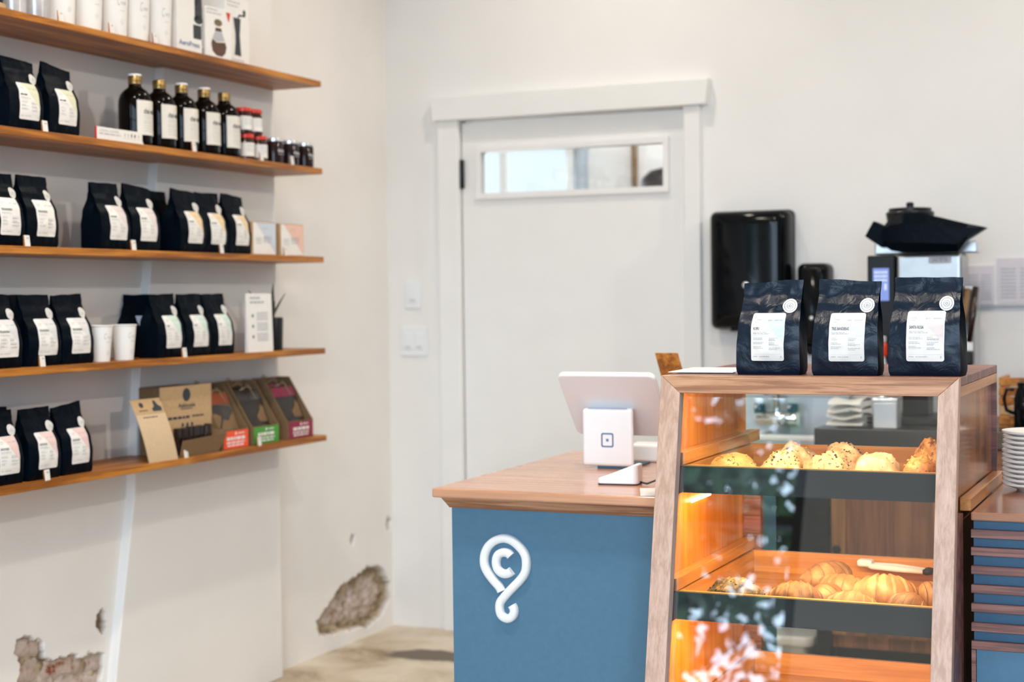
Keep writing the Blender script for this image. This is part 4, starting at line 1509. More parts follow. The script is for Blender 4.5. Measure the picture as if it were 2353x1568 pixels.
side_prism(MB(), CX0 + .001, -1.036, CZ0, 1.147, 0.0290, CYB).build('side_panel', 'case_in', case)
side_prism(MB(), -0.475, -0.464, CZ0, 1.147, 0.0290, CYB - .012).build('side_panel', 'case_side', case)
sr = MB()
side_prism(sr, -0.4635, CX1, 1.127, 1.147, 0.0285, CYB)
sr.build('side_rail', 'frame_y', case)
MB().box(-0.475, CX1, CYB - .012, CYB, 0.9005, 1.127).build('rear_stile', 'slat', case)
side_prism(MB(), -0.4635, CX1, CZ0, 0.898, 0.0285, 3.16).build('side_stile', 'slat', case)
MB().box(-0.462, -0.440, 3.176, CYB, 0.9005, 0.926).build('base_moulding', 'frame_y', case, bevel=0.002)
for x0, x1 in ((-1.0355, -0.995), (-0.515, -0.4755)):
    MB().box(x0, x1, 3.662, CYB, CZ0, 0.915).build('rear_stile', 'slat', case)

TR = [(0.977, 0.919), (0.7225, 0.663), (0.481, 0.423)]
for zt, zb in TR:
    y0 = yf(zb) + 0.075
    f = MB().box(-1.018, -0.4935, y0, y0 + 0.008, zb, zt - 0.0025)
    tray = thing('serving_tray', ['top wooden pastry tray with charcoal front, holding scones', 'middle wooden pastry tray with charcoal front, holding croissants', 'bottom wooden tray of the case, empty'][TR.index((zt, zb))], 'tray', (0, 0, 0), 0, 'pull-out trays in the display case')
    f.build('tray_front', 'chalk', tray)
    MB().box(-1.018, -0.4935, y0 - 0.0005, y0 + 0.012, zt - 0.0025, zt).box(-1.018, -0.4935, y0 + 0.008, y0 + 0.012, zb, zt - 0.0025).build('front_lip', 'tray', tray)
    MB().box(-1.018, -0.4935, 3.645, 3.657, zb, zt).build('tray_back', 'tray', tray)
    for x in (-1.018, -0.5055):
        MB().box(x, x + 0.012, y0 + 0.012, 3.645, zb, zt - 0.001).build('tray_side', 'frame_y', tray)
    MB().box(-1.006, -0.5055, y0 + 0.012, 3.645, zb + 0.001, zb + 0.009).build('tray_floor', 'tray', tray)
    # runners on the case walls
    for x0, x1 in ((-1.0355, -1.0195), (-0.4920, -0.4755)):
        MB().box(x0, x1, yf(zb) + 0.04, y0 + 0.004, zb, zt - 0.0025).build('runner_cap', 'chalk', case)
        MB().box(x0, x1 - 0.000 if x0 > -0.6 else -1.010, y0 - 0.02, CYB + 0.03, zt + 0.002, zt + 0.028).build('runner', 'frame_y', case, bevel=0.0015)


# case lighting: slim LED strips with their light
def strip(z, y, e):
    MB().box(-0.99, -0.515, y, y + 0.010, z, z + 0.0018).build('glow_strip', 'led', case)
    d = bpy.data.lights.new('case_strip', 'AREA')
    d.shape = 'RECTANGLE'
    d.size, d.size_y = 0.49, 0.008
    d.energy = e
    d.color = (1.0, 0.68, 0.33)
    o = bpy.data.objects.new('case_strip', d)
    C.objects.link(o)
    o.location = (-0.752, y + 0.005, z - 0.002)
    o.rotation_euler = (math.radians(28), 0, 0)


strip(1.138, 3.150, 3.0)
strip(TR[0][1] - 0.0008, yf(TR[0][1]) + 0.097, 5.0)
strip(TR[1][1] - 0.0008, yf(TR[1][1]) + 0.097, 5.0)
MB().tube([(-1.0305, 3.240, 0.888), (-1.0305, 3.370, 0.888)], 0.0035, 8).build('glow_strip', 'led', case)  # added glowing tube, draws a bright reflection streak on the side wall

# ------------------------------------------------------------------ pastries


def blob_fn(seed, rx, ry, rz, amp=0.16, flat=0.35, freq=2.2):
    def fn(th, ph):
        d = Vector((math.sin(th) * math.cos(ph), math.sin(th) * math.sin(ph), math.cos(th)))
        n = 1 + amp * noise.noise(d * freq + Vector((seed, 0, 0))) + amp * 0.55 * noise.noise(d * freq * 3 + Vector((0, seed, 0))) + amp * 0.25 * noise.noise(d * freq * 8 + Vector((seed, seed, 0)))
        p = Vector((d.x * rx, d.y * ry, d.z * rz)) * n
        p.z = max(p.z, -flat * rz)
        return (p.x, p.y, p.z + flat * rz)
    return fn


def round_pastry(name, label, cat, loc, rx, ry, h, mat, seed, rz=0.0, amp=0.16, group=None):
    t = thing(name, label, cat, loc, rz, group)
    rzz = h / 1.35
    fn = blob_fn(seed, rx, ry, rzz, amp)
    nu, nv = 40, 22
    vs = [fn(PI * j / nv, 2 * PI * i / nu) for j in range(1, nv) for i in range(nu)]
    vs += [fn(0, 0), fn(PI, 0)]
    fs = [(j * nu + i, j * nu + (i + 1) % nu, (j + 1) * nu + (i + 1) % nu, (j + 1) * nu + i) for j in range(nv - 2) for i in range(nu)]
    a, b_ = len(vs) - 2, len(vs) - 1
    fs += [(a, (i + 1) % nu, i) for i in range(nu)]
    o = (nv - 2) * nu
    fs += [(b_, o + i, o + (i + 1) % nu) for i in range(nu)]
    MB().add(vs, fs).build('crust', mat, t, smooth=True)
    cr = MB()
    rr = random.Random(seed)
    for k in range(26):
        th, ph = rr.uniform(0.2, 1.25), rr.uniform(0, 2 * PI)
        c = Vector(fn(th, ph))
        r = rr.uniform(0.0015, 0.0038)
        cr.lathe([(r * .3, -r * .6), (r, 0), (r * .4, r * .7)], tuple(c), 6)
    cr.build('crumb_topping', 'choc' if mat in ('scone', 'seeded') else mat, t, smooth=True)
    return t


GP = 'scones on the top tray'
zt1 = TR[0][1] + 0.0095
for lab, x, y, rx, ry, h, mat, sd, rz, amp in [
        ('smooth golden scone on the top tray, alone at the case end by the counter', -0.945, 3.262, 0.056, 0.048, 0.063, 'scone_gold', 3, 0.2, 0.10),
        ('dark speckled scone beside the golden one, top tray', -0.838, 3.262, 0.048, 0.045, 0.070, 'scone', 11, 0.9, 0.20),
        ('pale lumpy scone behind the speckled ones, top tray', -0.845, 3.390, 0.050, 0.050, 0.074, 'scone_pale', 17, 0.1, 0.2),
        ('berry speckled scone at the middle front, top tray', -0.738, 3.255, 0.046, 0.046, 0.072, 'scone', 23, 2.0, 0.18),
        ('pale tall scone behind the middle, top tray', -0.735, 3.385, 0.052, 0.050, 0.080, 'scone', 29, 0.4, 0.16),
        ('sugary white scone with open tray around, top tray', -0.640, 3.265, 0.050, 0.048, 0.075, 'scone_pale', 31, 0.6, 0.14),
        ('brown jammy muffin scone at the tray end, top tray', -0.552, 3.258, 0.037, 0.045, 0.070, 'muffin', 37, 0.0, 0.22),
        ('reddish tall muffin at the back end, top tray', -0.552, 3.385, 0.034, 0.040, 0.092, 'muffin', 41, 1.0, 0.18)]:
    round_pastry('scone', lab, 'scone', (x, y, zt1), rx, ry, h, mat, sd, rz, amp, GP)


def croissant(label, loc, length, r, bend, rz, mat, seed, tilt=0.0, group='croissants on the middle tray'):
    t = thing('croissant', label, 'croissant', loc, rz, group)
    nseg, seg = 96, 18
    vs, fs, bake_ = [], [], []
    for i in range(nseg + 1):
        u = 2 * i / nseg - 1
        a = bend * u
        R_ = length / (2 * bend)
        c = Vector((R_ * math.sin(a), R_ * (1 - math.cos(a)), 0))
        tdir = Vector((math.cos(a), math.sin(a), 0))
        nrm = Vector((-math.sin(a), math.cos(a), 0))
        env = max(0.06, (1 - abs(u) ** 2.2)) ** 0.7
        step = (abs(u) * 3.7 + 0.35) % 1.0            # rolled layers: each turn steps down towards the tip
        rr = r * env * (1.0 - 0.15 * step ** 1.5)
        bk_ = 0.85 * max(0, 1 - step / 0.30) if abs(u) > 0.05 else 0.0
        for k in range(seg):
            w = 2 * PI * k / seg
            q = c + nrm * (rr * math.cos(w)) + Vector((0, 0, 1)) * (rr * 0.86 * math.sin(w))
            n = 1 + 0.05 * noise.noise((q.x * 40 + seed, q.y * 40, q.z * 40))
            q = c + (q - c) * n
            q.z = max(q.z, -r * 0.62)
            q.z += r * 0.62 + tilt * u * 0.02
            vs.append(tuple(q))
            bake_.append(max(0, bk_ * (0.6 + 0.8 * noise.noise((q.x * 60, q.y * 60, q.z * 60 + seed)))))
    for i in range(nseg):
        for k in range(seg):
            k2 = (k + 1) % seg
            fs.append((i * seg + k, i * seg + k2, (i + 1) * seg + k2, (i + 1) * seg + k))
    fs += [tuple(range(seg))[::-1], tuple(range(nseg * seg, nseg * seg + seg))]
    o = MB().add(vs, fs).build('crust', mat, t, smooth=True)
    o.data.attributes.new('bake', 'FLOAT', 'POINT').data.foreach_set('value', bake_)
    return t


zt2 = TR[1][1] + 0.0095
round_pastry('seeded_roll', 'dark seed covered roll alone at the middle tray end', 'roll', (-0.915, 3.168, zt2), 0.066, 0.046, 0.070, 'seeded', 51, 0.0, 0.12)
croissant('dark baked croissant at the front, beside the seeded roll', (-0.788, 3.165, zt2), 0.115, 0.049, 0.75, 0.15, 'croissant', 3)
croissant('croissant at the very back of the middle tray pile', (-0.786, 3.475, zt2 + 0.004), 0.15, 0.040, 0.9, 1.1, 'croissant_lite', 5)
croissant('croissant second from the back in the middle tray pile', (-0.735, 3.372, zt2), 0.14, 0.038, 0.8, -0.35, 'croissant_lite', 7)
croissant('small croissant standing endwise in the middle of the tray', (-0.745, 3.262, zt2), 0.10, 0.036, 0.6, 1.45, 'croissant', 9)
croissant('flat croissant lying at the front centre of the tray', (-0.672, 3.160, zt2), 0.115, 0.041, 0.5, -0.08, 'croissant_lite', 11)
croissant('largest flaky croissant below the tongs', (-0.630, 3.285, zt2), 0.14, 0.052, 0.8, 0.25, 'croissant_lite', 13)
croissant('dark ridged croissant at the front tray end', (-0.562, 3.172, zt2), 0.09, 0.042, 0.7, -0.5, 'croissant', 15)
croissant('brown croissant at the back tray end by the tong tips', (-0.545, 3.345, zt2), 0.075, 0.038, 0.6, 0.7, 'croissant', 17)

t = thing('tongs', 'white handled serving tongs lying behind the croissants', 'tongs', (-0.668, 3.610, zt2 + 0.030), -0.06)
for s_ in (-1, 1):
    MB().tube([(-0.065, 0, 0.004), (-0.05, s_ * 0.010, 0.004), (0.0, s_ * 0.013, 0.003), (0.065, s_ * 0.011, 0.0)], [0.006, 0.007, 0.0075, 0.006], 8).build('arm', 'white', t, smooth=True)
    MB().lathe([(0.005, 0.065), (0.008, 0.072), (0.006, 0.086)], (0, s_ * 0.011, 0), 10, 'x').build('tip', 'black', t, smooth=True)
MB().box(-0.085, -0.050, -0.014, 0.014, 0.002, 0.018).build('joint', 'white', t, bevel=0.005)
for k in range(7):
    o = MB().box(-0.004, 0.004, -0.0014, 0.0014, 0, 0.0016).build('crumb', 'choc', bevel=0.0005)
    o.location = (-0.90 + rnd.uniform(-.05, .15), 3.36 + rnd.uniform(-.07, .09), zt2)
    o.rotation_euler = (0, 0, rnd.uniform(0, 3))
    tag(o, 'dark crumb lying on the middle tray floor', 'crumb', 'crumbs on the middle tray')

# papers on top of the case
for k, (x, y, r, lab) in enumerate([(-1.000, 3.300, 0.05, 'white sheet lying uppermost on the case top'), (-0.985, 3.325, -0.04, 'white sheet lying underneath on the case top')]):
    o = MB().box(-0.070, 0.070, -0.105, 0.105, 0, 0.0015).build('paper_sheet', 'paper')
    o.location = (x, y, CZ1 + (0.0022 if k == 0 else 0.0004))
    o.rotation_euler = (0, 0, r)
    tag(o, lab, 'paper', 'papers on the display case')

# ------------------------------------------------------------------ order counter with the emblem
ct = thing('order_counter', 'blue panelled order counter with wooden top and white emblem', 'counter', (0, 0, 0))
MB().prism([(-1.630, 3.186), (-1.058, 3.186), (-1.058, 4.105), (-1.646, 4.105)], 'z', 0.8785, 0.9).build('countertop', 'counter', ct, bevel=0.004)
mo = MB()
mo.hexa([(-1.608, 3.232, 0.851), (-1.058, 3.232, 0.851), (-1.058, 4.06, 0.851), (-1.608, 4.06, 0.851), (-1.618, 3.205, 0.8785), (-1.058, 3.205, 0.8785), (-1.058, 4.08, 0.8785), (-1.618, 4.08, 0.8785)])
mo.build('cove_moulding', 'frame_x', ct)
MB().box(-1.605, -1.058, 3.237, 4.05, 0, 0.851).build('front_panel', 'blue', ct, bevel=0.001)

# raised emblem: an open map pin whose tail curls over, with a letter C inside
EX, EZ, EY = -1.4700, 0.695, 3.237
px_ = [(620, 975), (545, 905), (470, 830), (395, 745), (345, 655), (332, 570), (350, 475), (405, 380), (500, 305), (620, 272), (740, 300), (850, 385), (915, 480), (930, 600), (905, 710), (840, 800), (760, 880), (680, 960), (600, 1045),
       (555, 1110), (545, 1190), (570, 1270), (640, 1308), (705, 1292), (745, 1240), (748, 1180), (722, 1130)]
px_[0] = (575, 960)
K = 0.2 / 1139.0


def emb(p):
    return (EX + (p[0] - 632) * K, EZ - 0.0 + (752 - p[1] + 40) * K)


def smooth_path(pts, n=5):
    out = []
    m_ = len(pts)
    for i in range(m_ - 1):
        p0, p1, p2, p3 = (Vector((*pts[max(0, min(m_ - 1, j))], 0)) for j in (i - 1, i, i + 1, i + 2))
        for k in range(n):
            t_ = k / n
            q = 0.5 * ((2 * p1) + (p2 - p0) * t_ + (2 * p0 - 5 * p1 + 4 * p2 - p3) * t_ * t_ + (3 * p1 - p0 - 3 * p2 + p3) * t_ ** 3)
            out.append((q.x, q.y))
    out.append(pts[-1])
    return out


def emblem_bar(pts, w, name):
    path = smooth_path([emb(p) for p in pts])
    mb = MB()
    prof_ = [(-1, 0), (-1, -0.55), (-0.8, -0.85), (-0.4, -1), (0.4, -1), (0.8, -0.85), (1, -0.55), (1, 0)]
    vs, fs = [], []
    n = len(path)
    for i, p in enumerate(path):
        a, b_ = path[max(0, i - 1)], path[min(n - 1, i + 1)]
        d = Vector((b_[0] - a[0], b_[1] - a[1])).normalized()
        nx, nz = -d.y, d.x
        for q, h in prof_:
            vs.append((p[0] + nx * q * w, EY + h * 0.013, p[1] + nz * q * w))
    m_ = len(prof_)
    for i in range(n - 1):
        for k in range(m_ - 1):
            fs.append((i * m_ + k, i * m_ + k + 1, (i + 1) * m_ + k + 1, (i + 1) * m_ + k))
    fs += [tuple(range(m_)), tuple(range((n - 1) * m_, n * m_))]
    mb.add(vs, fs)
    return mb.build(name, 'white', ct, smooth=50)


pin = emblem_bar(px_, 0.0098, 'pin_emblem')
emblem_bar([(715, 495), (675, 460), (600, 456), (530, 500), (505, 590), (530, 680), (600, 728), (675, 722), (725, 685)], 0.0098, 'letter_emblem')

# order terminal on its stand
t = thing('order_terminal', 'white tablet terminal on a stand, seen from behind, on counter', 'tablet', (-1.388, 3.70, 0.9))
MB().box(-0.068, 0.066, -0.022, -0.006, 0.006, 0.150).build('stand_plate', 'white', t, bevel=0.008, seg=3)
MB().box(-0.030, 0.060, -0.018, 0.13, 0.0, 0.006).build('rubber_foot', 'blue_dark', t, bevel=0.002)
MB().box(-0.062, 0.062, -0.010, 0.05, 0.145, 0.152).build('neck', 'white', t, bevel=0.003)
MB().box(-0.052, 0.052, -0.0215, -0.0195, 0.1505, 0.1520).build('seam', 'ink_blue', t)
lg = MB()
f = lambda a, b_: (a, -0.0226, b_)
outer, inner = rrect(-0.0165, 0.054, 0.0165, 0.090, 0.005), rrect(-0.0125, 0.058, 0.0125, 0.086, 0.003)
n = len(outer)
lg.add([f(*p) for p in outer] + [f(*p) for p in inner], [(i, (i + 1) % n, (i + 1) % n + n, i + n) for i in range(n)])
poly(lg, f, rrect(-0.0035, 0.0685, 0.0035, 0.0755, 0.001, 3))
lg.build('square_mark', 'ink_blue', t)
tb_ = MB()
P0, P1 = Vector((0, 0.085, 0.085)), Vector((0, -0.055, 0.246))
dv = (P1 - P0)
nn = Vector((0, -dv.z, dv.y)).normalized()
if nn.y > 0:
    nn = -nn
pts_ = rrect(-0.130, 0.0, 0.130, 1.0, 0.02)
vsF = []
for sgn in (0, 1):
    for a, b_ in rrect(-0.128, 0.0, 0.128, dv.length, 0.018, 6):
        q = P0 + dv.normalized() * b_ + nn * (0.016 * sgn)
        vsF.append((a + 0.010, q.y, q.z))
n = len(vsF) // 2
tb_.add(vsF, [tuple(range(n)), tuple(range(n, 2 * n))] + [(i, (i + 1) % n, (i + 1) % n + n, i + n) for i in range(n)])
tb_.build('tablet_back', 'white', t, bevel=0.005, seg=3)

t = thing('card_reader', 'white wedge shaped card reader in front of the terminal', 'card reader', (-1.248, 3.395, 0.9), 0.10)
wd = MB()
ov = rrect(-0.052, -0.032, 0.046, 0.032, 0.014, 5)
vsb = [(x, y, 0.003) for x, y in ov]
vst = [(x * 0.97, y * 0.94, 0.014 + 0.032 * max(0, min(1, (x + 0.045) / 0.07))) for x, y in ov]
n = len(ov)
wd.add(vsb + vst, [tuple(range(n))[::-1], tuple(range(n, 2 * n))] + [(i, (i + 1) % n, (i + 1) % n + n, i + n) for i in range(n)])
wd.build('reader_body', 'white', t, bevel=0.002)
MB().prism(rrect(-0.050, -0.030, 0.044, 0.030, 0.013, 5), 'z', 0.0, 0.003).build('rubber_base', 'ink', t)
MB().tube([(0.045, -0.005, 0.006), (0.065, -0.020, 0.004), (0.085, -0.012, 0.012), (0.110, 0.005, 0.018), (0.150, 0.012, 0.006), (0.180, 0.02, 0.004)], 0.0022, 8).build('cable', 'ink', t, smooth=True)
o = MB().box(-0.045, 0.045, -0.055, 0.055, 0, 0.004).build('paper_sheet', 'paper')
o.location, o.rotation_euler = (-1.108, 3.262, 0.9004), (0, 0, 0.35)
tag(o, 'white paper pad on the order counter beside the case', 'paper')
o = MB().box(-0.07, 0.07, -0.045, 0.045, 0, 0.046).build('receipt_printer', 'white', bevel=0.006)
o.location, o.rotation_euler = (-1.330, 3.900, 0.9002), (0, 0, 0.10)
tag(o, 'low white printer box behind the terminal stand', 'printer')
t = thing('menu_board', 'narrow brown wooden board standing upright behind the case', 'board', (-1.290, 4.025, 0.9))
MB().hexa([(-0.012, -0.012, 0), (0.055, -0.012, 0), (0.055, 0.0, 0), (-0.012, 0.0, 0), (-0.065, -0.075, 0.280), (-0.004, -0.075, 0.280), (-0.004, -0.063, 0.280), (-0.065, -0.063, 0.280)]).build('wooden_board', 'shelf', t, bevel=0.002)
MB().box(-0.02, 0.062, -0.02, 0.03, 0, 0.012).build('foot', 'shelf', t, bevel=0.002)

# ------------------------------------------------------------------ slatted counter beside the case
rc = thing('slatted_counter', 'blue counter fronted by reddish wooden slats beside the pastry case', 'counter', (0, 0, 0))
MB().box(-0.4395, 0.75, 3.1655, 4.10, 0.8835, 0.9).build('countertop', 'counter_dark', rc, bevel=0.003)
MB().box(-0.436, 0.75, 3.181, 4.05, 0, 0.8835).build('blue_body', 'blue_dark', rc)
for z in (0.8580, 0.8234, 0.7866, 0.7495, 0.7127, 0.6746, 0.6390):
    MB().box(-0.4395, 0.75, 3.166, 3.1805, z - 0.0082, z + 0.0082).build('slat', 'slat', rc, bevel=0.001)
MB().box(-0.430, 0.75, 3.172, 3.1805, 0, 0.6295).build('lower_panel', 'blue', rc)
MB().box(-0.4395, -0.431, 3.169, 3.1805, 0, 0.6295).build('edge_strip', 'slat', rc)

# case plinth between the two counters
tag(MB().box(CX0 + .005, -0.441, 3.24, 3.66, 0, 0.397).build('case_plinth', 'blue'), 'blue plinth under the pastry case', 'plinth')

# plates
ords = ['topmost', 'second', 'third', 'fourth', 'fifth', 'sixth', 'seventh', 'eighth', 'ninth', 'tenth', 'eleventh', 'lowest']
NP = 12
dz = 0.0102
pm = MB().lathe([(0.042, 0.0), (0.044, 0.0), (0.047, 0.004), (0.074, 0.0125), (0.0755, 0.0135), (0.0755, 0.0175), (0.0742, 0.0182), (0.050, 0.008), (0.04, 0.006)], seg=40).mesh('plate', 'china', smooth=40)
for i in range(NP):
    o = bpy.data.objects.new('plate', pm)
    C.objects.link(o)
    o.location = (-0.352 + rnd.uniform(-.0012, .0012), 3.560 + rnd.uniform(-.0012, .0012), 0.9002 + dz * i)
    k = NP - 1 - i
    tag(o, ('%s white plate of the stack beside the case' % ords[k]) if k in (0, 11) else ('white plate, %s from the top of the stack beside the case' % ords[k]), 'plate', 'stack of white plates')

# ------------------------------------------------------------------ back bar along the wall
bc = thing('back_bar', 'brown back counter with dark top under the grinder', 'cabinet', (0, 0, 0))
MB().box(-1.180, 1.2, 5.0, 5.64, 0.845, 0.90).build('worktop', 'stone', bc, bevel=0.003)
MB().box(-1.178, -1.134, 5.012, 5.64, 0, 0.845).build('end_panel', 'black', bc)
MB().box(-1.134, 1.2, 5.045, 5.64, 0.19, 0.845).build('carcass', 'cabinet', bc)
MB().box(-1.134, 1.2, 5.10, 5.64, 0, 0.19).build('toe_kick', 'black', bc)
for x0, x1, side in ((-1.132, -0.765, 0), (-0.760, -0.393, 1), (-0.388, -0.02, 0)):
    d = MB().box(x0 + 0.045, x1 - 0.045, 5.030, 5.044, 0.275, 0.80).build('door', 'cabinet', bc)
    for a, b_ in ((x0, x0 + 0.045), (x1 - 0.045, x1)):
        MB().box(a, b_, 5.022, 5.044, 0.235, 0.84).build('door_stile', 'cabinet_lite', d)
    for z0_ in (0.80, 0.235):
        MB().box(x0 + 0.045, x1 - 0.045, 5.022, 5.044, z0_, z0_ + 0.04).build('door_rail', 'cabinet', d)
    kx = x0 + 0.022 if side == 0 else x1 - 0.022
    MB().lathe([(0.006, 5.022), (0.006, 5.008), (0.013, 5.004), (0.014, 4.996), (0.009, 4.992)], (kx, 0, 0.513), 18, 'y').build('knob', 'black', d, smooth=40)

t = thing('hand_sink', 'steel hand sink with chrome tap left of the back bar', 'sink', (0, 0, 0))
MB().box(-1.585, -1.195, 5.60, 5.642, 0.80, 1.045).build('backsplash', 'sink', t, bevel=0.003)
MB().box(-1.590, -1.190, 5.58, 5.643, 0.965, 0.985).build('splash_ledge', 'white', t, bevel=0.003)
bs = MB()
bs.box(-1.430, -1.195, 5.09, 5.11, 0.70, 0.862).box(-1.430, -1.41, 5.11, 5.60, 0.70, 0.862).box(-1.215, -1.195, 5.11, 5.60, 0.70, 0.862).box(-1.41, -1.215, 5.11, 5.60, 0.70, 0.72)
bs.build('basin', 'sink', t, bevel=0.004)
MB().box(-1.436, -1.189, 5.075, 5.125, 0.848, 0.866).build('basin_rim', 'white', t, bevel=0.005)
MB().lathe([(0.024, -1.515), (0.027, -1.51), (0.027, -1.37), (0.024, -1.365)], (0, 5.545, 0.886), 18, 'x').build('tap_body', 'chrome', t, smooth=40)
MB().tube([(-1.444, 5.545, 0.89), (-1.444, 5.545, 1.00), (-1.444, 5.53, 1.03), (-1.444, 5.48, 1.04), (-1.444, 5.42, 1.02), (-1.444, 5.40, 0.985)], 0.013, 12).build('spout', 'chrome', t, smooth=True)
for x in (-1.505, -1.385):
    MB().lathe([(0.016, 0.90), (0.020, 0.905), (0.020, 0.935), (0.014, 0.94)], (x, 5.545, 0), 14).build('tap_handle', 'blue_dark', t, smooth=40)
    MB().box(x - 0.006, x + 0.006, 5.49, 5.545, 0.925, 0.937).build('lever', 'chrome', t, bevel=0.003)
tag(MB().box(-1.475, -1.20, 5.18, 5.64, 0.30, 0.695).build('under_sink_box', 'black', bevel=0.004), 'plain black box filling the dark space under the sink', 'cabinet')  # plain black block for the dark space below the basin
t = thing('pedal_bin', 'low bin with white rounded lid beneath the sink', 'bin', (-1.31, 5.22, 0))
MB().prism(rrect(-0.085, -0.11, 0.085, 0.11, 0.03), 'z', 0, 0.165).build('bin_body', 'sink', t)
MB().prism(rrect(-0.098, -0.125, 0.098, 0.125, 0.035), 'z', 0.165, 0.20).build('bin_lid', 'white', t, bevel=0.012, seg=3)
MB().box(-0.012, 0.012, -0.118, -0.110, 0.125, 0.140).build('latch', 'ink_brown', t)

# grinder with a bag laid over its hopper
t = thing('coffee_grinder', 'silver and black coffee grinder with blue screen on the back bar', 'grinder', (0, 0, 0))
MB().box(-0.964, -0.754, 5.25, 5.42, 1.190, 1.4575).build('motor_housing', 'steel', t, bevel=0.012, seg=3)
MB().box(-1.056, -0.967, 5.245, 5.42, 1.00, 1.454).build('control_panel', 'black', t, bevel=0.004)
MB().box(-1.037, -0.985, 5.2425, 5.2445, 1.305, 1.412).build('screen', 'screen', t)
g = MB()
f = lambda a, b_: (a, 5.2418, b_)
for z in (1.395, 1.382, 1.369):
    bars(g, f, -1.032, z, 0.042, 0.007, rnd)
rect(g, f, -1.030, 1.345, -1.016, 1.361)
rect(g, f, -1.000, 1.340, -0.992, 1.361)
g.build('screen_text', 'screen_text', t)
MB().prism(rrect(-0.858, 1.424, -0.786, 1.448, 0.006), 'y', 5.2475, 5.2500).build('badge', 'ink_pale', t)
g = MB()
put_text(g, 'XTS', lambda a, b_: (a, 5.2470, b_), -0.822, 1.429, 0.013, width=0.052, center=True)
g.build('badge_lettering', 'ink_grey', t)
MB().box(-1.050, -0.715, 5.335, 5.42, 1.458, 1.500).build('top_plate', 'silver', t, bevel=0.006)
MB().lathe([(0.05, 1.500), (0.055, 1.53), (0.075, 1.570), (0.080, 1.596), (0.076, 1.602), (0.070, 1.602), (0.070, 1.613), (0.03, 1.616), (0.012, 1.618), (0.013, 1.630), (0.008, 1.634)], (-0.940, 5.385, 0), 26).build('hopper', 'black', t, smooth=35)
MB().box(-0.952, -0.868, 5.28, 5.40, 0.925, 1.190).build('neck', 'black', t, bevel=0.006)
MB().box(-1.050, -0.720, 5.19, 5.44, 0.9005, 0.925).build('base_plate', 'black', t, bevel=0.004)
MB().box(-0.752, -0.716, 5.27, 5.41, 0.925, 1.352).build('column', 'steel', t, bevel=0.006)
for k, (x, z0, z1, mt) in enumerate([(-0.752, 1.19, 1.34, 'kraft_dark'), (-0.728, 1.17, 1.345, 'choc'), (-0.748, 0.93, 1.09, 'black')]):
    MB().tube([(x + 0.018, 5.25, z1), (x + 0.012, 5.22, (z0 + z1) / 2), (x, 5.23, z0)], [0.010, 0.012, 0.009], 10).build('lever', mt, t, smooth=True)
MB().box(-0.775, -0.715, 5.21, 5.262, 1.095, 1.14).build('bag_clamp', 'black', t, bevel=0.006)

# the bag lying on the grinder
bg_ = thing('lying_bag', 'large black bag laid across the grinder hopper', 'bag', (-0.865, 5.298, 1.4595))
secs = [(-0.138, 0.030, 0.082, 0, 0.036), (-0.108, 0.009, 0.122, 0, 0.044), (-0.066, 0.001, 0.130, 0, 0.050), (0.0, 0.0, 0.125, 0, 0.050),
        (0.05, 0.000, 0.113, 0, 0.050), (0.105, 0.001, 0.098, 0, 0.048), (0.135, 0.040, 0.090, 0, 0.045), (0.188, 0.073, 0.078, 0, 0.040)]
vs, fs = [], []
sg = 8
for x, zl, zh, _, hw in secs:
    cz, hz = (zl + zh) / 2, (zh - zl) / 2
    for k in range(sg):
        w = 2 * PI * (k + 0.5) / sg
        ca, sa = math.cos(w) / 0.924, math.sin(w) / 0.924
        vs.append((x, -hw * math.copysign(abs(ca) ** 0.7, ca) - 0.05, cz + hz * math.copysign(abs(sa) ** 0.8, sa)))
for i in range(len(secs) - 1):
    for k in range(sg):
        k2 = (k + 1) % sg
        fs.append((i * sg + k, i * sg + k2, (i + 1) * sg + k2, (i + 1) * sg + k))
fs += [tuple(range(sg)), tuple(range((len(secs) - 1) * sg, len(secs) * sg))]
MB().add(vs, fs).build('pouch', 'foil', bg_, smooth=12)
MB().hexa([(-0.192, -0.085, 0.058), (-0.135, -0.085, 0.018), (-0.135, -0.015, 0.018), (-0.192, -0.015, 0.058), (-0.164, -0.085, 0.108), (-0.120, -0.085, 0.085), (-0.120, -0.015, 0.085), (-0.164, -0.015, 0.108)]).build('folded_end', 'foil', bg_, bevel=0.003)

t = thing('spray_bottle', 'clear bottle with red collar behind the middle bag', 'bottle', (-0.993, 5.155, 0.9005))
MB().lathe([(0.025, 0), (0.028, 0.003), (0.028, 0.17), (0.015, 0.21), (0.012, 0.225)], seg=22).build('bottle_body', 'silver', t, smooth=40)
MB().lathe([(0.017, 0.225), (0.018, 0.227), (0.018, 0.265), (0.014, 0.27)], seg=22).build('collar', 'red', t, smooth=40)
MB().box(-0.012, 0.012, -0.045, 0.02, 0.270, 0.290).build('spray_head', 'white', t, bevel=0.004)

t = thing('folded_towel', 'folded white towel on the back bar behind the case', 'towel', (-1.086, 5.098, 0.9005))
for k in range(4):
    MB().grid(lambda u, v, k=k: ((2 * u - 1) * (0.058 - .002 * k), (2 * v - 1) * 0.09, 0.010 + 0.022 * k + 0.006 * math.sin(u * PI * 2 + k * 1.7) * math.sin(v * 3 + k) + 0.010 * (1 - abs(2 * v - 1) ** 6)), 16, 12).build('towel_fold', 'paper', t, smooth=True)
t = thing('steel_canister', 'square steel canister beside the towel on the back bar', 'canister', (-0.957, 5.052, 0.9005))
MB().box(-0.038, 0.038, -0.038, 0.038, 0, 0.085).build('canister_body', 'sink', t, bevel=0.004)
MB().box(-0.040, 0.040, -0.040, 0.040, 0.085, 0.098).build('canister_lid', 'silver', t, bevel=0.003)

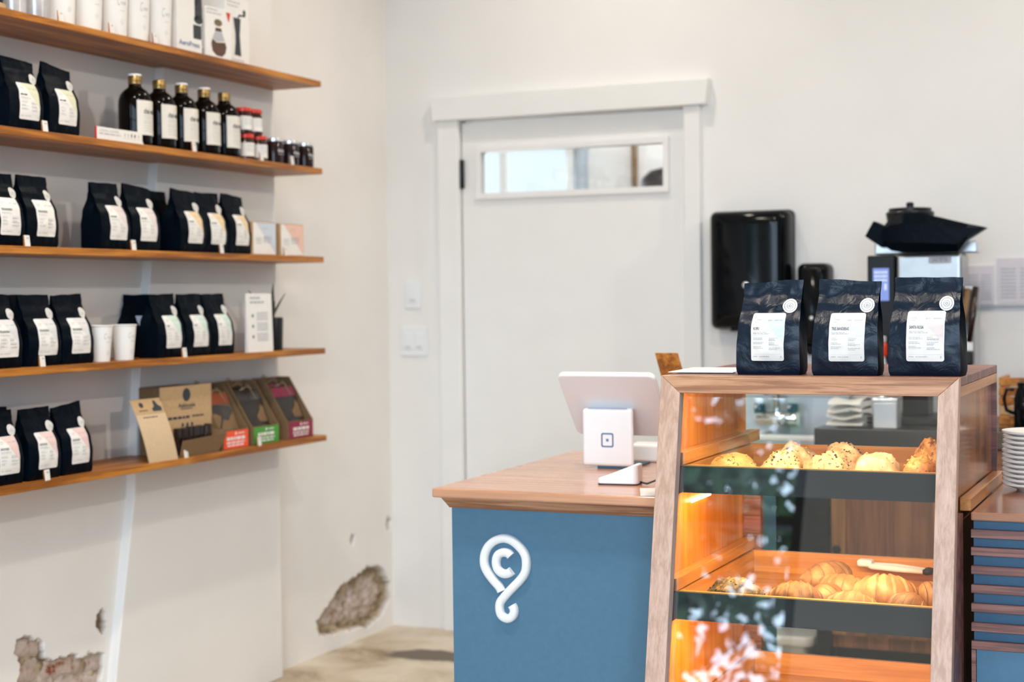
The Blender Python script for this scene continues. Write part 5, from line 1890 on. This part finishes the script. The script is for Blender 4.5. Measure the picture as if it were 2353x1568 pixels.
# dispensers on the wall
t = thing('towel_dispenser', 'large glossy black paper towel dispenser on the back wall', 'dispenser', (-1.541, 5.642, 1.42))
MB().prism(rrect(-0.147, -0.217, 0.147, 0.217, 0.022, 6), 'y', -0.022, 0).build('back_shell', 'black', t)
cv = MB()
ov = rrect(-0.146, -0.214, 0.146, 0.214, 0.024, 6)
rows = []
for inset, y in ((0, -0.022), (0, -0.085), (0.008, -0.108), (0.022, -0.122), (0.05, -0.130)):
    rows.append([(x * (1 - inset / 0.146), y - 0.014 * (1 - (x / 0.146) ** 2) * (1 if y < -.1 else 0), z * (1 - inset / 0.214)) for x, z in ov])
n = len(ov)
vs = [p for r_ in rows for p in r_]
fs = [(j * n + i, j * n + (i + 1) % n, (j + 1) * n + (i + 1) % n, (j + 1) * n + i) for j in range(len(rows) - 1) for i in range(n)]
fs.append(tuple(range((len(rows) - 1) * n, len(rows) * n)))
cv.add(vs, fs).build('cover', 'gloss_black', t, smooth=40)
MB().box(-0.07, 0.07, -0.10, -0.03, -0.222, -0.214).build('paper_slot', 'black', t)
MB().lathe([(0.012, -0.138), (0.012, -0.144), (0.008, -0.146)], (0, 0, -0.055), 14, 'y').build('lock', 'silver', t, smooth=40)

t = thing('soap_dispenser', 'slim glossy black soap dispenser between the towel dispenser and grinder', 'dispenser', (-1.312, 5.642, 1.29))
sd = MB()
ov = rrect(-0.056, -0.145, 0.056, 0.150, 0.024, 6)
rows = []
for inset, y in ((0, 0), (0, -0.075), (0.006, -0.095), (0.018, -0.106)):
    rows.append([(x * (1 - inset / 0.056), y, z * (1 - inset / 0.145)) for x, z in ov])
n = len(ov)
vs = [p for r_ in rows for p in r_]
fs = [(j * n + i, j * n + (i + 1) % n, (j + 1) * n + (i + 1) % n, (j + 1) * n + i) for j in range(len(rows) - 1) for i in range(n)]
fs += [tuple(range((len(rows) - 1) * n, len(rows) * n)), tuple(range(n))[::-1]]
sd.add(vs, fs).build('shell', 'gloss_black', t, smooth=40)
MB().hexa([(-0.022, -0.075, -0.178), (0.022, -0.075, -0.178), (0.022, -0.02, -0.178), (-0.022, -0.02, -0.178), (-0.034, -0.095, -0.145), (0.034, -0.095, -0.145), (0.034, -0.01, -0.145), (-0.034, -0.01, -0.145)]).build('push_bar', 'black', t, bevel=0.003)
MB().lathe([(0.007, -0.104), (0.007, -0.110), (0.004, -0.112)], (0.0, 0, -0.045), 12, 'y').build('lock', 'silver', t, smooth=40)

# notices on the wall
for x0, x1, z0, z1, lab, k in ((-0.795, -0.700, 1.290, 1.420, 'lavender notice sheet on the wall nearest the grinder', 1), (-0.690, -0.55, 1.292, 1.445, 'wider lavender notice sheet with grey columns on the wall', 2),
                               (-0.535, -0.40, 1.292, 1.440, 'lavender notice sheet on the wall at the picture edge', 3)):
    t = thing('wall_notice', lab, 'notice', (x0, YB - 0.001, z0), 0, 'notices on the back wall')
    MB().box(0, x1 - x0, -0.002, 0.0, 0, z1 - z0).build('sheet', 'paper_lav', t)
    g = MB()
    f = lambda a, b_: (a, -0.0026, b_)
    rr = random.Random(k)
    w, h = x1 - x0, z1 - z0
    for c in range(2):
        for q in range(9):
            bars(g, f, w * (0.08 + 0.46 * c), h * (0.10 + 0.08 * q), w * 0.36, h * 0.035, rr)
    g.build('notice_print', 'ink_pale', t)
tag(MB().box(-0.80, -0.30, YB - 0.008, YB - 0.0005, 1.278, 1.286).build('notice_rail', 'ink_pale'), 'thin grey rail along the bottom of the wall notices', 'rail')

# slatted crate and a black jug on the back bar
t = thing('slatted_crate', 'wooden crate of bread boards at the picture edge on the back bar', 'crate', (-0.428, 5.25, 0.9005))
for k in range(5):
    MB().box(-0.20, 0.24, -0.10, -0.088, 0.012 + 0.030 * k, 0.039 + 0.030 * k).build('slat', 'shelf' if k != 1 else 'kraft', t, bevel=0.002)
for x in (-0.20, 0.228):
    for k in range(5):
        MB().box(x, x + 0.012, -0.088, 0.10, 0.012 + 0.030 * k, 0.039 + 0.030 * k).build('end_slat', 'shelf', t, bevel=0.002)
MB().box(-0.20, 0.24, -0.088, 0.10, 0, 0.012).build('bottom', 'shelf', t)
t = thing('black_jug', 'black jug in front of the wooden crate', 'jug', (-0.572, 5.055, 0.9005))
MB().lathe([(0.030, 0), (0.033, 0.004), (0.033, 0.10), (0.026, 0.125), (0.022, 0.135), (0.024, 0.150), (0.020, 0.152)], (0.035, -0.01, 0), 24).build('jug_body', 'gloss_black', t, smooth=40)
MB().tube([(0.003, -0.02, 0.13), (-0.018, -0.02, 0.128), (-0.026, -0.02, 0.10), (-0.018, -0.02, 0.065), (0.004, -0.02, 0.055)], 0.006, 8).build('handle', 'black', t, smooth=True)
